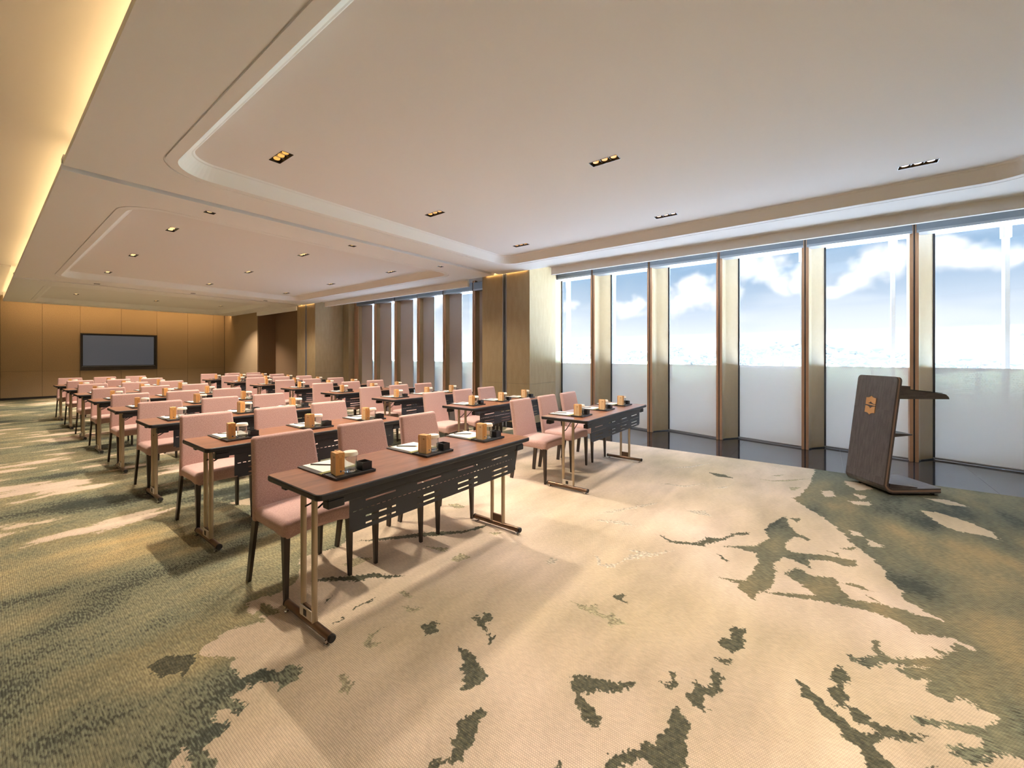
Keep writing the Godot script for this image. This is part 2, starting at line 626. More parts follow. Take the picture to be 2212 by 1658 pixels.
func carpet_image(x0: float, x1: float, z0: float, z1: float, w: int, h: int, traced: bool) -> ImageTexture:
	# the woven pattern: a pale field, washes of green, dark twig-like marks; every shape has a ragged edge of tufts
	var px := (x1 - x0) / w
	var pz := (z1 - z0) / h
	var field := func(seed_: int, per_m: float, oct: int, sx: float, sz: float) -> PackedByteArray:
		var n := noise(seed_, per_m * px, oct)
		n.offset = Vector3(x0 / px / sx, z0 / px / sz, 0)
		var im := n.get_image(int(w / sx) + 1, int(h * pz / px / sz) + 1, false, false, false)
		im.resize(w, h, Image.INTERPOLATE_CUBIC)
		im.convert(Image.FORMAT_L8)
		return im.get_data()
	var wash: PackedByteArray = field.call(101, 0.55, 5, 1.0, 1.0)
	var streak: PackedByteArray = field.call(103, 2.6, 4, 3.0, 1.0)
	var rib: PackedByteArray = field.call(107, 95.0, 2, 1.0, 4.0)
	var tuft: PackedByteArray = field.call(109, 42.0, 2, 1.0, 1.0)
	var edge: PackedByteArray = field.call(113, 13.0, 3, 1.0, 1.0)
	var mw := w / 2
	var mh := h / 2
	var mask := PackedByteArray()
	mask.resize(mw * mh)
	mask.fill(1)
	if traced:
		for shape in CARPET:
			var pts := PackedVector2Array()
			var c: Array = shape[1]
			for i in range(0, c.size(), 2):
				pts.append(Vector2((c[i] - x0) / (x1 - x0) * mw, (c[i + 1] - z0) / (z1 - z0) * mh))
			raster(mask, mw, mh, pts, shape[0])
	var out := PackedByteArray()
	out.resize(w * h * 3)
	var tones := PackedFloat32Array([208, 190, 166, 142, 138, 108, 84, 84, 66, 162, 154, 124, 196, 185, 166])
	var at := 0
	var reach := 0.022 / px / 2.0 / 128.0
	for y in h:
		var wz := z0 + y * pz
		for x in w:
			var e: int = edge[at] - 128
			var f: int = tuft[at] - 128
			var mx := clampi(int(x * 0.5 + (e * 0.6 + f * 0.7) * reach), 0, mw - 1)
			var my := clampi(int(y * 0.5 + (e - f * 0.5) * reach), 0, mh - 1)
			var k: int = mask[my * mw + mx]
			var s: int = streak[at]
			var g: int = wash[at]
			if k == 1 and not traced:
				# away from the traced part the same washes go on by themselves
				if s + (g - 128) * 0.8 + f * 0.12 > 168:
					k = 0
			var r: float = tones[k * 3]
			var gr: float = tones[k * 3 + 1]
			var b: float = tones[k * 3 + 2]
			var m := 1.0
			if k == 1:
				var t: float = (g - 128) * 0.011 + (s - 128) * 0.007
				var rr: float = (rib[at] - 128) * 0.0022
				m = clampf(1.0 + t * 0.26 + rr, 0.55, 1.3)
				if t + rr * 2.0 < -0.60:
					m *= 0.76
				m *= 1.0 - 0.24 * clampf((x0 + x * px - 1.9) * 1.4, 0.0, 1.0)   # the wash beyond the pale field is dyed deeper
				r *= m * (1.0 + t * 0.10)
				gr *= m
				b *= m * (1.0 - t * 0.08)
			elif k == 0:
				m = 1.0 + (s - 128) * 0.0009 + (g - 128) * 0.0011 + (rib[at] - 128) * 0.0005
				r *= m
				gr *= m
				b *= m * (1.0 + (g - 128) * 0.0006)
			else:
				m = 1.0 + (rib[at] - 128) * 0.0022 + f * 0.002
				r *= m
				gr *= m
				b *= m
			# lighter stitches that show through the darker pile
			if k != 0 and x % 9 == 0 and (y + (x / 9) % 2 * 5) % 11 < 5 and (g > 118 or k == 2):
				r = r * 0.72 + 52
				gr = gr * 0.72 + 46
				b = b * 0.72 + 28
			out[at * 3] = clampi(int(r), 0, 255)
			out[at * 3 + 1] = clampi(int(gr), 0, 255)
			out[at * 3 + 2] = clampi(int(b), 0, 255)
			at += 1
	return ImageTexture.create_from_image(Image.create_from_data(w, h, false, Image.FORMAT_RGB8, out))


func build_floor() -> void:
	var fl := setting("floor", "floor of the meeting room")
	part("slab", box(Vector3(-1.4, -0.35, -20.3), Vector3(8.0, -0.02, 2.7)), M.plaster, fl)
	# weave shared by all carpet pieces: small square tufts
	var size := 128
	var weave := Image.create(size, size, false, Image.FORMAT_RGB8)
	var height := Image.create(size, size, false, Image.FORMAT_L8)
	var wn := noise(5, 0.4, 2)
	for y in size:
		for x in size:
			var u := x % 8
			var v := (y + (x / 8) % 2 * 4) % 8
			var d: float = maxf(absf(u - 3.5), absf(v - 3.5)) / 4.0
			var hgt: float = clampf(1.15 - d * d * 0.9 + wn.get_noise_2d(x, y) * 0.35, 0, 1)
			height.set_pixel(x, y, Color(hgt, hgt, hgt))
			var t: float = 0.80 + 0.2 * hgt
			weave.set_pixel(x, y, Color(t, t, t))
	var wt := ImageTexture.create_from_image(weave)
	var ht := ImageTexture.create_from_image(height)
	for piece in [[0.0, 6.14, -4.4, 1.7, 2048, 2048, true], [-1.2, 6.14, -20.2, -4.4, 1024, 2048, false], [-1.2, 0.0, -4.4, 2.4, 256, 1024, false], [0.0, 6.14, 1.7, 2.4, 1024, 128, false]]:
		var x0: float = piece[0]; var x1: float = piece[1]; var z0: float = piece[2]; var z1: float = piece[3]
		var m := mat(Color.WHITE, 1.0)
		m.albedo_texture = wt
		m.heightmap_enabled = true
		m.heightmap_texture = ht
		m.heightmap_scale = 0.25
		m.detail_enabled = true
		m.detail_blend_mode = BaseMaterial3D.BLEND_MODE_MUL
		m.detail_uv_layer = BaseMaterial3D.DETAIL_UV_2
		m.detail_albedo = carpet_image(x0, x1, z0, z1, piece[4], piece[5], piece[6])
		m.texture_repeat = true
		var s := Shape.new()
		s.box(Vector3(x0, -0.02, z0), Vector3(x1, 0.0, z1))
		for i in s.v.size():
			var p := s.v[i]
			s.uv[i] = Vector2(p.x, p.z) * 7.8
			s.uv2.append(Vector2(clampf((p.x - x0) / (x1 - x0), 0.0005, 0.9995), clampf((p.z - z0) / (z1 - z0), 0.0005, 0.9995)))
		part("carpet", s.mesh(), m, fl)
	# polished stone along the windows, in slabs
	for k in 19:
		var a := -20.2 + k * 1.2
		part("stone_slab", box(Vector3(6.142, -0.02, a), Vector3(7.80, -0.003, minf(a + 1.1985, 2.4))), M.stone, fl)


# ------------------------------------------------------------------ ceiling
func build_ceiling() -> void:
	var ce := setting("ceiling", "white plaster ceiling with rounded coffers")
	part("roof_slab", box(Vector3(-1.4, 3.5, -20.3), Vector3(8.0, 3.7, 2.7)), M.plaster, ce)
	var down := func(_p: Vector3) -> Vector3: return Vector3.DOWN
	# [z near track, z far track, coffer z0, coffer z1, corner radius, outer soffit x on the window side]
	var secs := [[-5.065, 2.4, -4.48, 1.5, 0.32], [-13.05, -5.19, -12.30, -5.84, 0.30], [-19.05, -13.17, -18.45, -14.0, 0.30]]
	var lamps := [[1.59, 0.68], [1.59, -3.73], [3.35, -3.73], [5.12, -3.73], [3.35, -1.53], [5.12, -1.53], [5.12, 0.68],
		[1.60, -7.04], [3.36, -7.04], [5.13, -7.04], [1.61, -9.38], [3.37, -9.38], [5.13, -9.38], [1.62, -11.71], [3.37, -11.71], [5.13, -11.71],
		[1.66, -16.60], [3.38, -16.60], [5.10, -16.60]]
	var singles := [[1.567, -5.445], [3.30, -5.445], [5.02, -5.445], [1.60, -12.85], [3.34, -12.85], [5.05, -12.85], [0.75, 1.95], [2.3, 1.95]]
	for i in 3:
		var s: Array = secs[i]
		var x0 := 0.99
		var x1 := 5.655
		var z0: float = s[2]
		var z1: float = s[3]
		var r: float = s[4]
		var sof := Shape.new()
		var lo: float = s[0]
		var hi: float = s[1]
		# strips at the tracks of the middle bay carry single lamps, so they are laid out with openings
		if i == 1:
			hole_sheet(sof, 0.43, 6.225, -5.72, hi, SOFFIT, singles.slice(0, 3), Vector2(0.045, 0.036))
			hole_sheet(sof, 0.43, 6.225, lo, -12.55, SOFFIT, singles.slice(3, 6), Vector2(0.045, 0.036))
			lo = -12.55
			hi = -5.72
		if i == 0:
			hole_sheet(sof, 0.43, 6.225, 1.75, hi, SOFFIT, singles.slice(6, 8), Vector2(0.045, 0.036))
			hi = 1.75
		var outer := round_loop(0.43, 6.225, lo, hi, 0.0005, SOFFIT)
		var g0 := round_loop(x0 - 0.092, x1 + 0.092, z0 - 0.092, z1 + 0.092, r + 0.092, SOFFIT)
		var g1 := round_loop(x0 - 0.078, x1 + 0.078, z0 - 0.078, z1 + 0.078, r + 0.078, SOFFIT)
		var up := func(loop: Array, y: float) -> Array: return loop.map(func(p): return Vector3(p.x, y, p.z))
		var edge := round_loop(x0, x1, z0, z1, r, SOFFIT)
		sof.band(outer, g0, down)
		sof.band(g1, edge, down)
		var mid := Vector3((x0 + x1) / 2, SOFFIT, (z0 + z1) / 2)
		var inward := func(p: Vector3) -> Vector3: return Vector3(mid.x - p.x, 0, mid.z - p.z)
		var gt0: Array = up.call(g0, SOFFIT + 0.014)
		var gt1: Array = up.call(g1, SOFFIT + 0.014)
		sof.band(g0, gt0, inward)
		sof.band(g1, gt1, func(p): return -inward.call(p))
		sof.band(gt0, gt1, down)
		# rim of the slab at the cove and at the tracks
		var zl: float = s[0]
		var zh: float = s[1]
		sof.face(Vector3(0.43, SOFFIT, zl), Vector3(0.43, SOFFIT, zh), Vector3(0.43, SOFFIT + 0.05, zh), Vector3(0.43, SOFFIT + 0.05, zl), Vector3.LEFT)
		sof.face(Vector3(0.43, SOFFIT, zh), Vector3(6.225, SOFFIT, zh), Vector3(6.225, SOFFIT + 0.09, zh), Vector3(0.43, SOFFIT + 0.09, zh), Vector3.BACK)
		sof.face(Vector3(0.43, SOFFIT, zl), Vector3(6.225, SOFFIT, zl), Vector3(6.225, SOFFIT + 0.09, zl), Vector3(0.43, SOFFIT + 0.09, zl), Vector3.FORWARD)
		sof.face(Vector3(6.225, SOFFIT, zl), Vector3(6.225, SOFFIT, zh), Vector3(6.225, SOFFIT + 0.05, zh), Vector3(6.225, SOFFIT + 0.05, zl), Vector3.RIGHT)
		# shelf above the rim, so that light from the cove stays in the cove
		sof.face(Vector3(0.43, SOFFIT + 0.05, zl), Vector3(0.80, SOFFIT + 0.05, zl), Vector3(0.80, SOFFIT + 0.05, zh), Vector3(0.43, SOFFIT + 0.05, zh), Vector3.UP)
		part("soffit", sof.mesh(), M.plaster, ce)
		# coffer side: leans inwards, then a small step
		var wall := Shape.new()
		var e1 := round_loop(x0 + 0.088, x1 - 0.088, z0 + 0.088, z1 - 0.088, r - 0.088, COFFER - 0.016)
		var e2 := round_loop(x0 + 0.100, x1 - 0.100, z0 + 0.100, z1 - 0.100, r - 0.100, COFFER - 0.012)
		var e3 := round_loop(x0 + 0.112, x1 - 0.112, z0 + 0.112, z1 - 0.112, r - 0.112, COFFER)
		wall.band(edge, e1, inward)
		wall.band(e1, e2, down)
		wall.band(e2, e3, inward)
		part("coffer_side", wall.mesh(), M.plaster, ce)
		var top := Shape.new()
		var q := [x0 + 0.3, x1 - 0.3, z0 + 0.3, z1 - 0.3]
		top.band(e3, round_loop(q[0], q[1], q[2], q[3], 0.0005, COFFER), down)
		hole_sheet(top, q[0], q[1], q[2], q[3], COFFER, lamps.filter(func(l): return l[1] > z0 and l[1] < z1), Vector2(0.0435, 0.128))
		part("coffer_top", top.mesh(), M.coffer, ce)
	# the tracks of the folding partitions between the bays
	for z in [-5.1275, -13.11]:
		part("partition_track", box(Vector3(0.43, SOFFIT + 0.055, z - 0.07), Vector3(6.25, SOFFIT + 0.09, z + 0.07)), M.alu, ce)
	# raised cove along the inner side, lower beyond the second track
	part("cove_top", box(Vector3(-1.2, 3.22, -20.2), Vector3(0.9, 3.26, 2.4)), M.plaster, ce)
	part("cove_drop", box(Vector3(-1.2, 3.19, -20.2), Vector3(0.40, 3.22, -13.2)), M.plaster, ce)
	part("cove_top", box(Vector3(0.90, 3.22, -20.2), Vector3(6.3, 3.26, -18.9)), M.plaster, ce)
	part("cove_back", box(Vector3(0.8, SOFFIT + 0.05, -19.0), Vector3(0.9, 3.22, 2.4)), M.plaster, ce)
	# plain edge where the ceiling stops short of the far wall
	part("cove_back", box(Vector3(0.43, SOFFIT + 0.05, -19.04), Vector3(6.3, 3.22, -18.9)), M.plaster, ce)
	# lowered strip in front of the windows, and the pocket above the blinds
	for hz in [[-3.92, 2.4], [-11.9, -6.0]]:
		var st := Shape.new()
		st.box(Vector3(6.225, SOFFIT, hz[0]), Vector3(6.31, SOFFIT + 0.05, hz[1]))
		st.box(Vector3(6.31, 2.842, hz[0]), Vector3(6.36, SOFFIT + 0.05, hz[1]))
		part("pelmet", st.mesh(), M.plaster, ce)
	part("pelmet", box(Vector3(6.225, 2.842, -16.6), Vector3(6.31, SOFFIT + 0.05, -13.52)), M.plaster, ce)
	part("blind_pocket", box(Vector3(6.20, 3.28, -20.2), Vector3(7.9, 3.34, 2.4)), M.plaster, ce)
	# light strips hidden in the cove and over the far wall
	for z in [-17.0, -12.0, -7.0, -2.0]:
		cove_strip("cove_light_strip", Vector3(0.62, SOFFIT + 0.062, z), 4.9, Vector3(0.62, 9, z), false, "warm light strip hidden in the ceiling cove", 1.1)
	for x in [1.9, 4.8]:
		cove_strip("wall_light_strip", Vector3(x, SOFFIT + 0.062, -19.16), 2.8, Vector3(x, 2.6, -19.9), true, "warm light strip hidden above the far wall", 1.6)
	for p in [-4.92, -12.92]:
		cove_strip("pillar_light_strip", Vector3(6.237, SOFFIT + 0.03, p), 1.0, Vector3(6.237, 0, p), false, "warm light strip over a timber pillar", 0.12)


func hole_sheet(s: Shape, x0: float, x1: float, z0: float, z1: float, y: float, holes: Array, half: Vector2) -> void:
	var xs := [x0, x1]
	var zs := [z0, z1]
	for h in holes:
		xs.append_array([h[0] - half.x, h[0] + half.x])
		zs.append_array([h[1] - half.y, h[1] + half.y])
	xs.sort()
	zs.sort()
	for i in xs.size() - 1:
		for j in zs.size() - 1:
			if xs[i + 1] - xs[i] < 1e-4 or zs[j + 1] - zs[j] < 1e-4:
				continue
			var cx: float = (xs[i] + xs[i + 1]) / 2
			var cz: float = (zs[j] + zs[j + 1]) / 2
			if holes.any(func(h): return absf(h[0] - cx) < half.x and absf(h[1] - cz) < half.y):
				continue
			s.face(Vector3(xs[i], y, zs[j]), Vector3(xs[i + 1], y, zs[j]), Vector3(xs[i + 1], y, zs[j + 1]), Vector3(xs[i], y, zs[j + 1]), Vector3.DOWN)


func cove_strip(called: String, at: Vector3, length: float, aim: Vector3, along_x: bool, label: String, energy: float) -> void:
	var t := thing(called, label, "light strip", at, called.replace("_", " ") + "s")
	var half := Vector3(length / 2, 0.006, 0.008) if along_x else Vector3(0.008, 0.006, length / 2)
	part("diffuser", box(-half, half), M.strip, t)
	var l := AreaLight3D.new()
	l.name = "strip_light"
	l.light_color = WARM
	l.light_energy = energy
	l.area_size = Vector2(length, 0.03)
	l.area_range = 30.0
	l.shadow_enabled = true
	t.add_child(l)
	var dir := (aim - at).normalized()
	var ax := Vector3.RIGHT if along_x else Vector3.BACK
	l.basis = Basis(ax, (-dir).cross(ax), -dir)
	l.position = dir * 0.012


func build_downlights() -> void:
	var box_mesh := lamp_box(Vector2(0.0435, 0.128))
	var small_box := lamp_box(Vector2(0.045, 0.036))
	var bar_mesh := box(Vector3(-0.043, 0.012, -0.004), Vector3(0.043, 0.016, 0.004))
	var disc := Shape.new().lathe([Vector2(0.0, 0.0), Vector2(0.024, 0.0), Vector2(0.027, 0.006), Vector2(0.027, 0.02), Vector2(0.0, 0.02)], 20).mesh()
	var spots := {
		"first bay": [[1.59, 0.68], [5.12, 0.68], [3.35, -1.53], [5.12, -1.53], [1.59, -3.73], [3.35, -3.73], [5.12, -3.73]],
		"middle bay": [[1.60, -7.04], [3.36, -7.04], [5.13, -7.04], [1.61, -9.38], [3.37, -9.38], [5.13, -9.38], [1.62, -11.71], [3.37, -11.71], [5.13, -11.71]],
		"far bay": [[1.66, -16.60], [3.38, -16.60], [5.10, -16.60]],
	}
	var rank := ["nearest", "second", "third", "fourth", "fifth", "sixth"]
	for bay in spots:
		for p in spots[bay]:
			var rows := []
			for q in spots[bay]:
				if not rows.any(func(z): return absf(z - q[1]) < 0.5):
					rows.append(q[1])
			var row := 0
			for k in rows.size():
				if absf(rows[k] - p[1]) < 0.5:
					row = k
			var side: String = "wall-side" if p[0] < 2.5 else ("middle" if p[0] < 4.2 else "window-side")
			var t := thing("ceiling_downlight", "recessed three-lamp downlight, %s of the %s row, %s" % [side, rank[row], bay], "downlight", Vector3(p[0], COFFER, p[1]), "three-lamp ceiling downlights")
			part("housing", box_mesh, M.black, t)
			for k in 3:
				var z := (k - 1) * 0.084
				part("bulb", disc, M.bulb_dim if bay == "first bay" else M.bulb, t, Vector3(0, 0.009, z))
				if k < 2:
					part("divider", bar_mesh, M.alu, t, Vector3(0, 0, z + 0.042))
				beam(t, Vector3(0, 0.004, z), LAMP_ENERGY * dimmed(bay, p[0], p[1]))
	var row_no := 0
	for p in [[1.567, -5.445], [3.30, -5.445], [5.02, -5.445], [1.60, -12.85], [3.34, -12.85], [5.05, -12.85], [0.75, 1.95], [2.3, 1.95]]:
		var side: String = "wall-side" if p[0] < 2.5 else ("middle" if p[0] < 4.2 else "window-side")
		var t := thing("ceiling_spotlight", "single square ceiling spotlight, %s, beside the %s partition track" % [side, "nearer" if row_no < 3 else "farther"] if row_no < 6 else "single square ceiling spotlight by the front wall, %s of two" % ("first" if row_no == 6 else "second"), "downlight", Vector3(p[0], SOFFIT, p[1]), "single ceiling spotlights")
		part("housing", small_box, M.black, t)
		part("bulb", disc, M.bulb, t, Vector3(0, 0.009, 0))
		beam(t, Vector3(0, 0.004, 0), LAMP_ENERGY * (1.0 if row_no < 6 else 1.0))
		row_no += 1


func dimmed(bay: String, x: float, z: float) -> float:
	# the lamps beside the windows are turned well down
	if bay == "far bay":
		return 1.7
	if bay == "first bay":
		if x > 4.2:
			return 0.10
		return 0.75 if z > 0.0 else (0.7 if z > -2.0 else 1.0)
	return 0.9 if x < 4.2 else 0.6


func beam(t: Node3D, at: Vector3, energy: float) -> void:
	var l := SpotLight3D.new()
	l.name = "beam"
	l.light_color = LAMP
	l.light_energy = energy
	l.light_size = 0.03
	l.spot_range = 30.0
	l.spot_attenuation = 2.0
	l.spot_angle = 58.0
	l.spot_angle_attenuation = 0.6
	l.shadow_enabled = true
	t.add_child(l, true)
	l.position = at
	l.rotation_degrees.x = -90


func lamp_box(half: Vector2) -> ArrayMesh:
	# open box let into the ceiling, with a thin rim
	var s := Shape.new()
	var d := 0.055
	var x := half.x
	var z := half.y
	s.face(Vector3(-x, 0, -z), Vector3(-x, 0, z), Vector3(-x, d, z), Vector3(-x, d, -z), Vector3.RIGHT)
	s.face(Vector3(x, 0, -z), Vector3(x, 0, z), Vector3(x, d, z), Vector3(x, d, -z), Vector3.LEFT)
	s.face(Vector3(-x, 0, -z), Vector3(x, 0, -z), Vector3(x, d, -z), Vector3(-x, d, -z), Vector3.BACK)
	s.face(Vector3(-x, 0, z), Vector3(x, 0, z), Vector3(x, d, z), Vector3(-x, d, z), Vector3.FORWARD)
	s.face(Vector3(-x, d, -z), Vector3(x, d, -z), Vector3(x, d, z), Vector3(-x, d, z), Vector3.DOWN)
	for e in [[-x - 0.004, -x, -z, z], [x, x + 0.004, -z, z], [-x, x, -z - 0.004, -z], [-x, x, z, z + 0.004]]:
		s.box(Vector3(e[0], -0.002, e[2]), Vector3(e[1], 0.004, e[3]))
	return s.mesh()


# ------------------------------------------------------------------ walls and pillars
func build_walls() -> void:
	# far wall: cloth-covered panels in two heights
	var wb := setting("wall_back", "far wall of beige cloth panels")
	part("backing", box(Vector3(-1.2, 0, -20.2), Vector3(8.0, 3.5, -19.93)), M.black, wb)
	var seams := [-1.2, -0.45, 0.4, 1.24, 2.08, 3.09, 4.07, 5.0, 5.84, 6.24]
	for i in seams.size() - 1:
		var a: float = seams[i] + 0.003
		var b: float = seams[i + 1] - 0.003
		part("wall_panel", box(Vector3(a, 0.07, -19.94), Vector3(b, 0.878, -19.9)), M.wall_cloth, wb)
		part("wall_panel", box(Vector3(a, 0.882, -19.94), Vector3(b, 3.22, -19.9)), M.wall_cloth, wb)
	var bb := setting("baseboard_back", "thin dark baseboard along the far wall")
	part("board", box(Vector3(-1.2, 0, -19.93), Vector3(6.25, 0.068, -19.895)), M.rubber, bb)
	# inner side wall and the wall behind the camera, both out of view
	var wl := setting("wall_left", "inner side wall of the room")
	part("panel", box(Vector3(-1.4, 0, -20.2), Vector3(-1.2, 3.5, 2.7)), M.veneer, wl)
	var wf := setting("wall_front", "front wall behind the speaker")
	part("panel", box(Vector3(-1.4, 0, 2.4), Vector3(8.0, 3.5, 2.7)), M.veneer, wf)
	# window side: solid stretches round the pillars and the recess at the far end
	var wr := setting("wall_right", "window side wall with cloth panel and recess at its far end")
	part("solid", box(Vector3(7.3, 0, -20.2), Vector3(8.0, 3.5, -12.2)), M.plaster, wr)
	part("reveal", box(Vector3(7.16, 0, -12.34), Vector3(7.85, 3.27, -12.02)), M.jamb, wr)
	part("reveal", box(Vector3(7.36, 0, -12.02), Vector3(7.85, 3.27, -11.865)), M.mullion, wr)
	part("reveal", Shape.new().prism(PackedVector2Array([Vector2(7.17, -4.365), Vector2(7.70, -4.53), Vector2(7.70, -4.75), Vector2(7.17, -4.75)]), 3.26, Vector3.ZERO, Vector3.RIGHT, Vector3.BACK, Vector3.UP).mesh(), M.jamb, wr)
	part("solid", box(Vector3(7.4, 0, -5.62), Vector3(7.8, 3.5, -4.78)), M.plaster, wr)
	part("lintel", box(Vector3(7.42, 3.12, -20.2), Vector3(7.85, 3.5, 2.7)), M.plaster, wr)
	part("side_panel", box(Vector3(6.25, 0.882, -19.9), Vector3(6.9, 3.22, -16.6)), M.wall_cloth, wr)
	part("side_panel", box(Vector3(6.25, 0.0, -19.9), Vector3(6.9, 0.878, -16.6)), M.wall_cloth, wr)
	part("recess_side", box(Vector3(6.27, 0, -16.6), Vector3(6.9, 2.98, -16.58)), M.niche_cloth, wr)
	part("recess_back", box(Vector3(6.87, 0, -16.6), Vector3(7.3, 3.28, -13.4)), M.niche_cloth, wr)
	pillar(-5.532, -4.356, -4.952, "timber-clad pillar with a metal partition channel, between the two window bays", true)
	pillar(-13.50, -12.35, -12.92, "timber-clad pillar with a metal partition channel, at the far end of the lowered blinds", false)


func pillar(z0: float, z1: float, ch: float, label: String, near: bool) -> void:
	var t := thing("pillar", label, "pillar", Vector3(6.25, 0, (z0 + z1) / 2))
	var mid := (z0 + z1) / 2
	var lz := z0 - mid
	var hz := z1 - mid
	var c0 := ch - mid - 0.052
	var c1 := ch - mid + 0.052
	var x1 := 0.93
	part("core", box(Vector3(0.02, 0.0, lz + 0.02), Vector3(x1 - 0.01, 3.27, hz - 0.02)), M.black, t)
	part("plinth", box(Vector3(0.006, 0, lz + 0.006), Vector3(x1, 0.088, hz - 0.006)), M.rubber, t)
	for yy in [[0.09, 0.838], [0.842, 3.27]]:
		part("cladding_panel", box(Vector3(0, yy[0], lz), Vector3(0.02, yy[1], c0)), M.veneer, t)
		part("cladding_panel", box(Vector3(0, yy[0], c1), Vector3(0.02, yy[1], hz)), M.veneer, t)
		part("cladding_panel", box(Vector3(0.02, yy[0], hz - 0.02), Vector3(x1, yy[1], hz)), M.veneer, t)
		part("cladding_panel", box(Vector3(0.02, yy[0], lz), Vector3(x1, yy[1], lz + 0.02)), M.veneer, t)
	part("channel", box(Vector3(0.016, 0, c0 + 0.02), Vector3(0.024, 3.27, c1 - 0.02)), M.black, t)
	for e in [[c0, c0 + 0.022], [c1 - 0.022, c1]]:
		part("channel_edge", box(Vector3(-0.004, 0, e[0]), Vector3(0.022, 3.27, e[1])), M.alu, t)
	part("channel_edge", box(Vector3(0.006, 0, ch - mid - 0.008), Vector3(0.018, 3.27, ch - mid + 0.006)), M.alu_dark, t)


# ------------------------------------------------------------------ windows
func build_windows() -> void:
	var near := [-4.74, -3.60, -2.48, -1.345, -0.205, 0.94, 2.08]
	var far := [-11.82, -10.85, -9.85, -8.85, -7.82, -6.77, -5.72]
	var cassette_ends := "first second third fourth fifth sixth".split(" ")
	for bay in [near, far]:
		for i in bay.size() - 1:
			window_bay(bay[i], bay[i + 1])
		mullion_post(bay[-1])
	for i in near.size() - 1:
		var a: float = near[i] + 0.02
		var b: float = near[i + 1] - 0.02
		var t := thing("roller_blind", "raised roller blind in its grey cassette above the %s window from the near pillar" % cassette_ends[i], "blind", Vector3(7.33, 2.95, a), "raised roller blinds")
		blind_cassette(t, b - a)
	for i in far.size() - 1:
		var a: float = far[i] + 0.02
		var b: float = far[i + 1] - 0.02
		var t := thing("roller_blind", "lowered grey-brown roller blind over the %s window from the far pillar" % cassette_ends[i], "blind", Vector3(7.33, 2.95, a), "lowered roller blinds")
		blind_cassette(t, b - a)
		var width: float = 0.58 if i < 3 else (0.46 if i < 5 else 0.9)
		part("fabric", box(Vector3(0.135, -2.93, 0.03), Vector3(0.139, 0.0, 0.03 + width)), M.blind, t)
		part("bottom_bar", box(Vector3(0.129, -2.945, 0.03), Vector3(0.145, -2.925, 0.03 + width)), M.alu, t)
		part("guide_rail", box(Vector3(0.128, -2.94, 0.032 + width), Vector3(0.146, 0.0, 0.046 + width)), M.alu, t)


func blind_cassette(t: Node3D, width: float) -> void:
	var s := Shape.new()
	s.box(Vector3(-0.03, 0.03, 0), Vector3(0.16, 0.20, width))
	part("cassette", s.mesh(), M.alu_dark, t)
	part("cassette_lip", box(Vector3(-0.034, 0.0, 0), Vector3(0.16, 0.032, width)), M.alu, t)


func mullion_post(zm: float) -> Node3D:
	var w := setting("trim_%d" % (1 + taken.size() % 97), "bronze window mullion")
	w.position = Vector3(7.33, 0, zm)
	part("mullion", box(Vector3(0, 0, -0.042), Vector3(0.30, 3.2, -0.008)), M.mullion, w)
	part("mullion", box(Vector3(0, 0, 0.008), Vector3(0.30, 3.2, 0.042)), M.mullion, w)
	part("groove", box(Vector3(0.014, 0, -0.008), Vector3(0.30, 3.2, 0.008)), M.gasket, w)
	return w


var window_count := 0

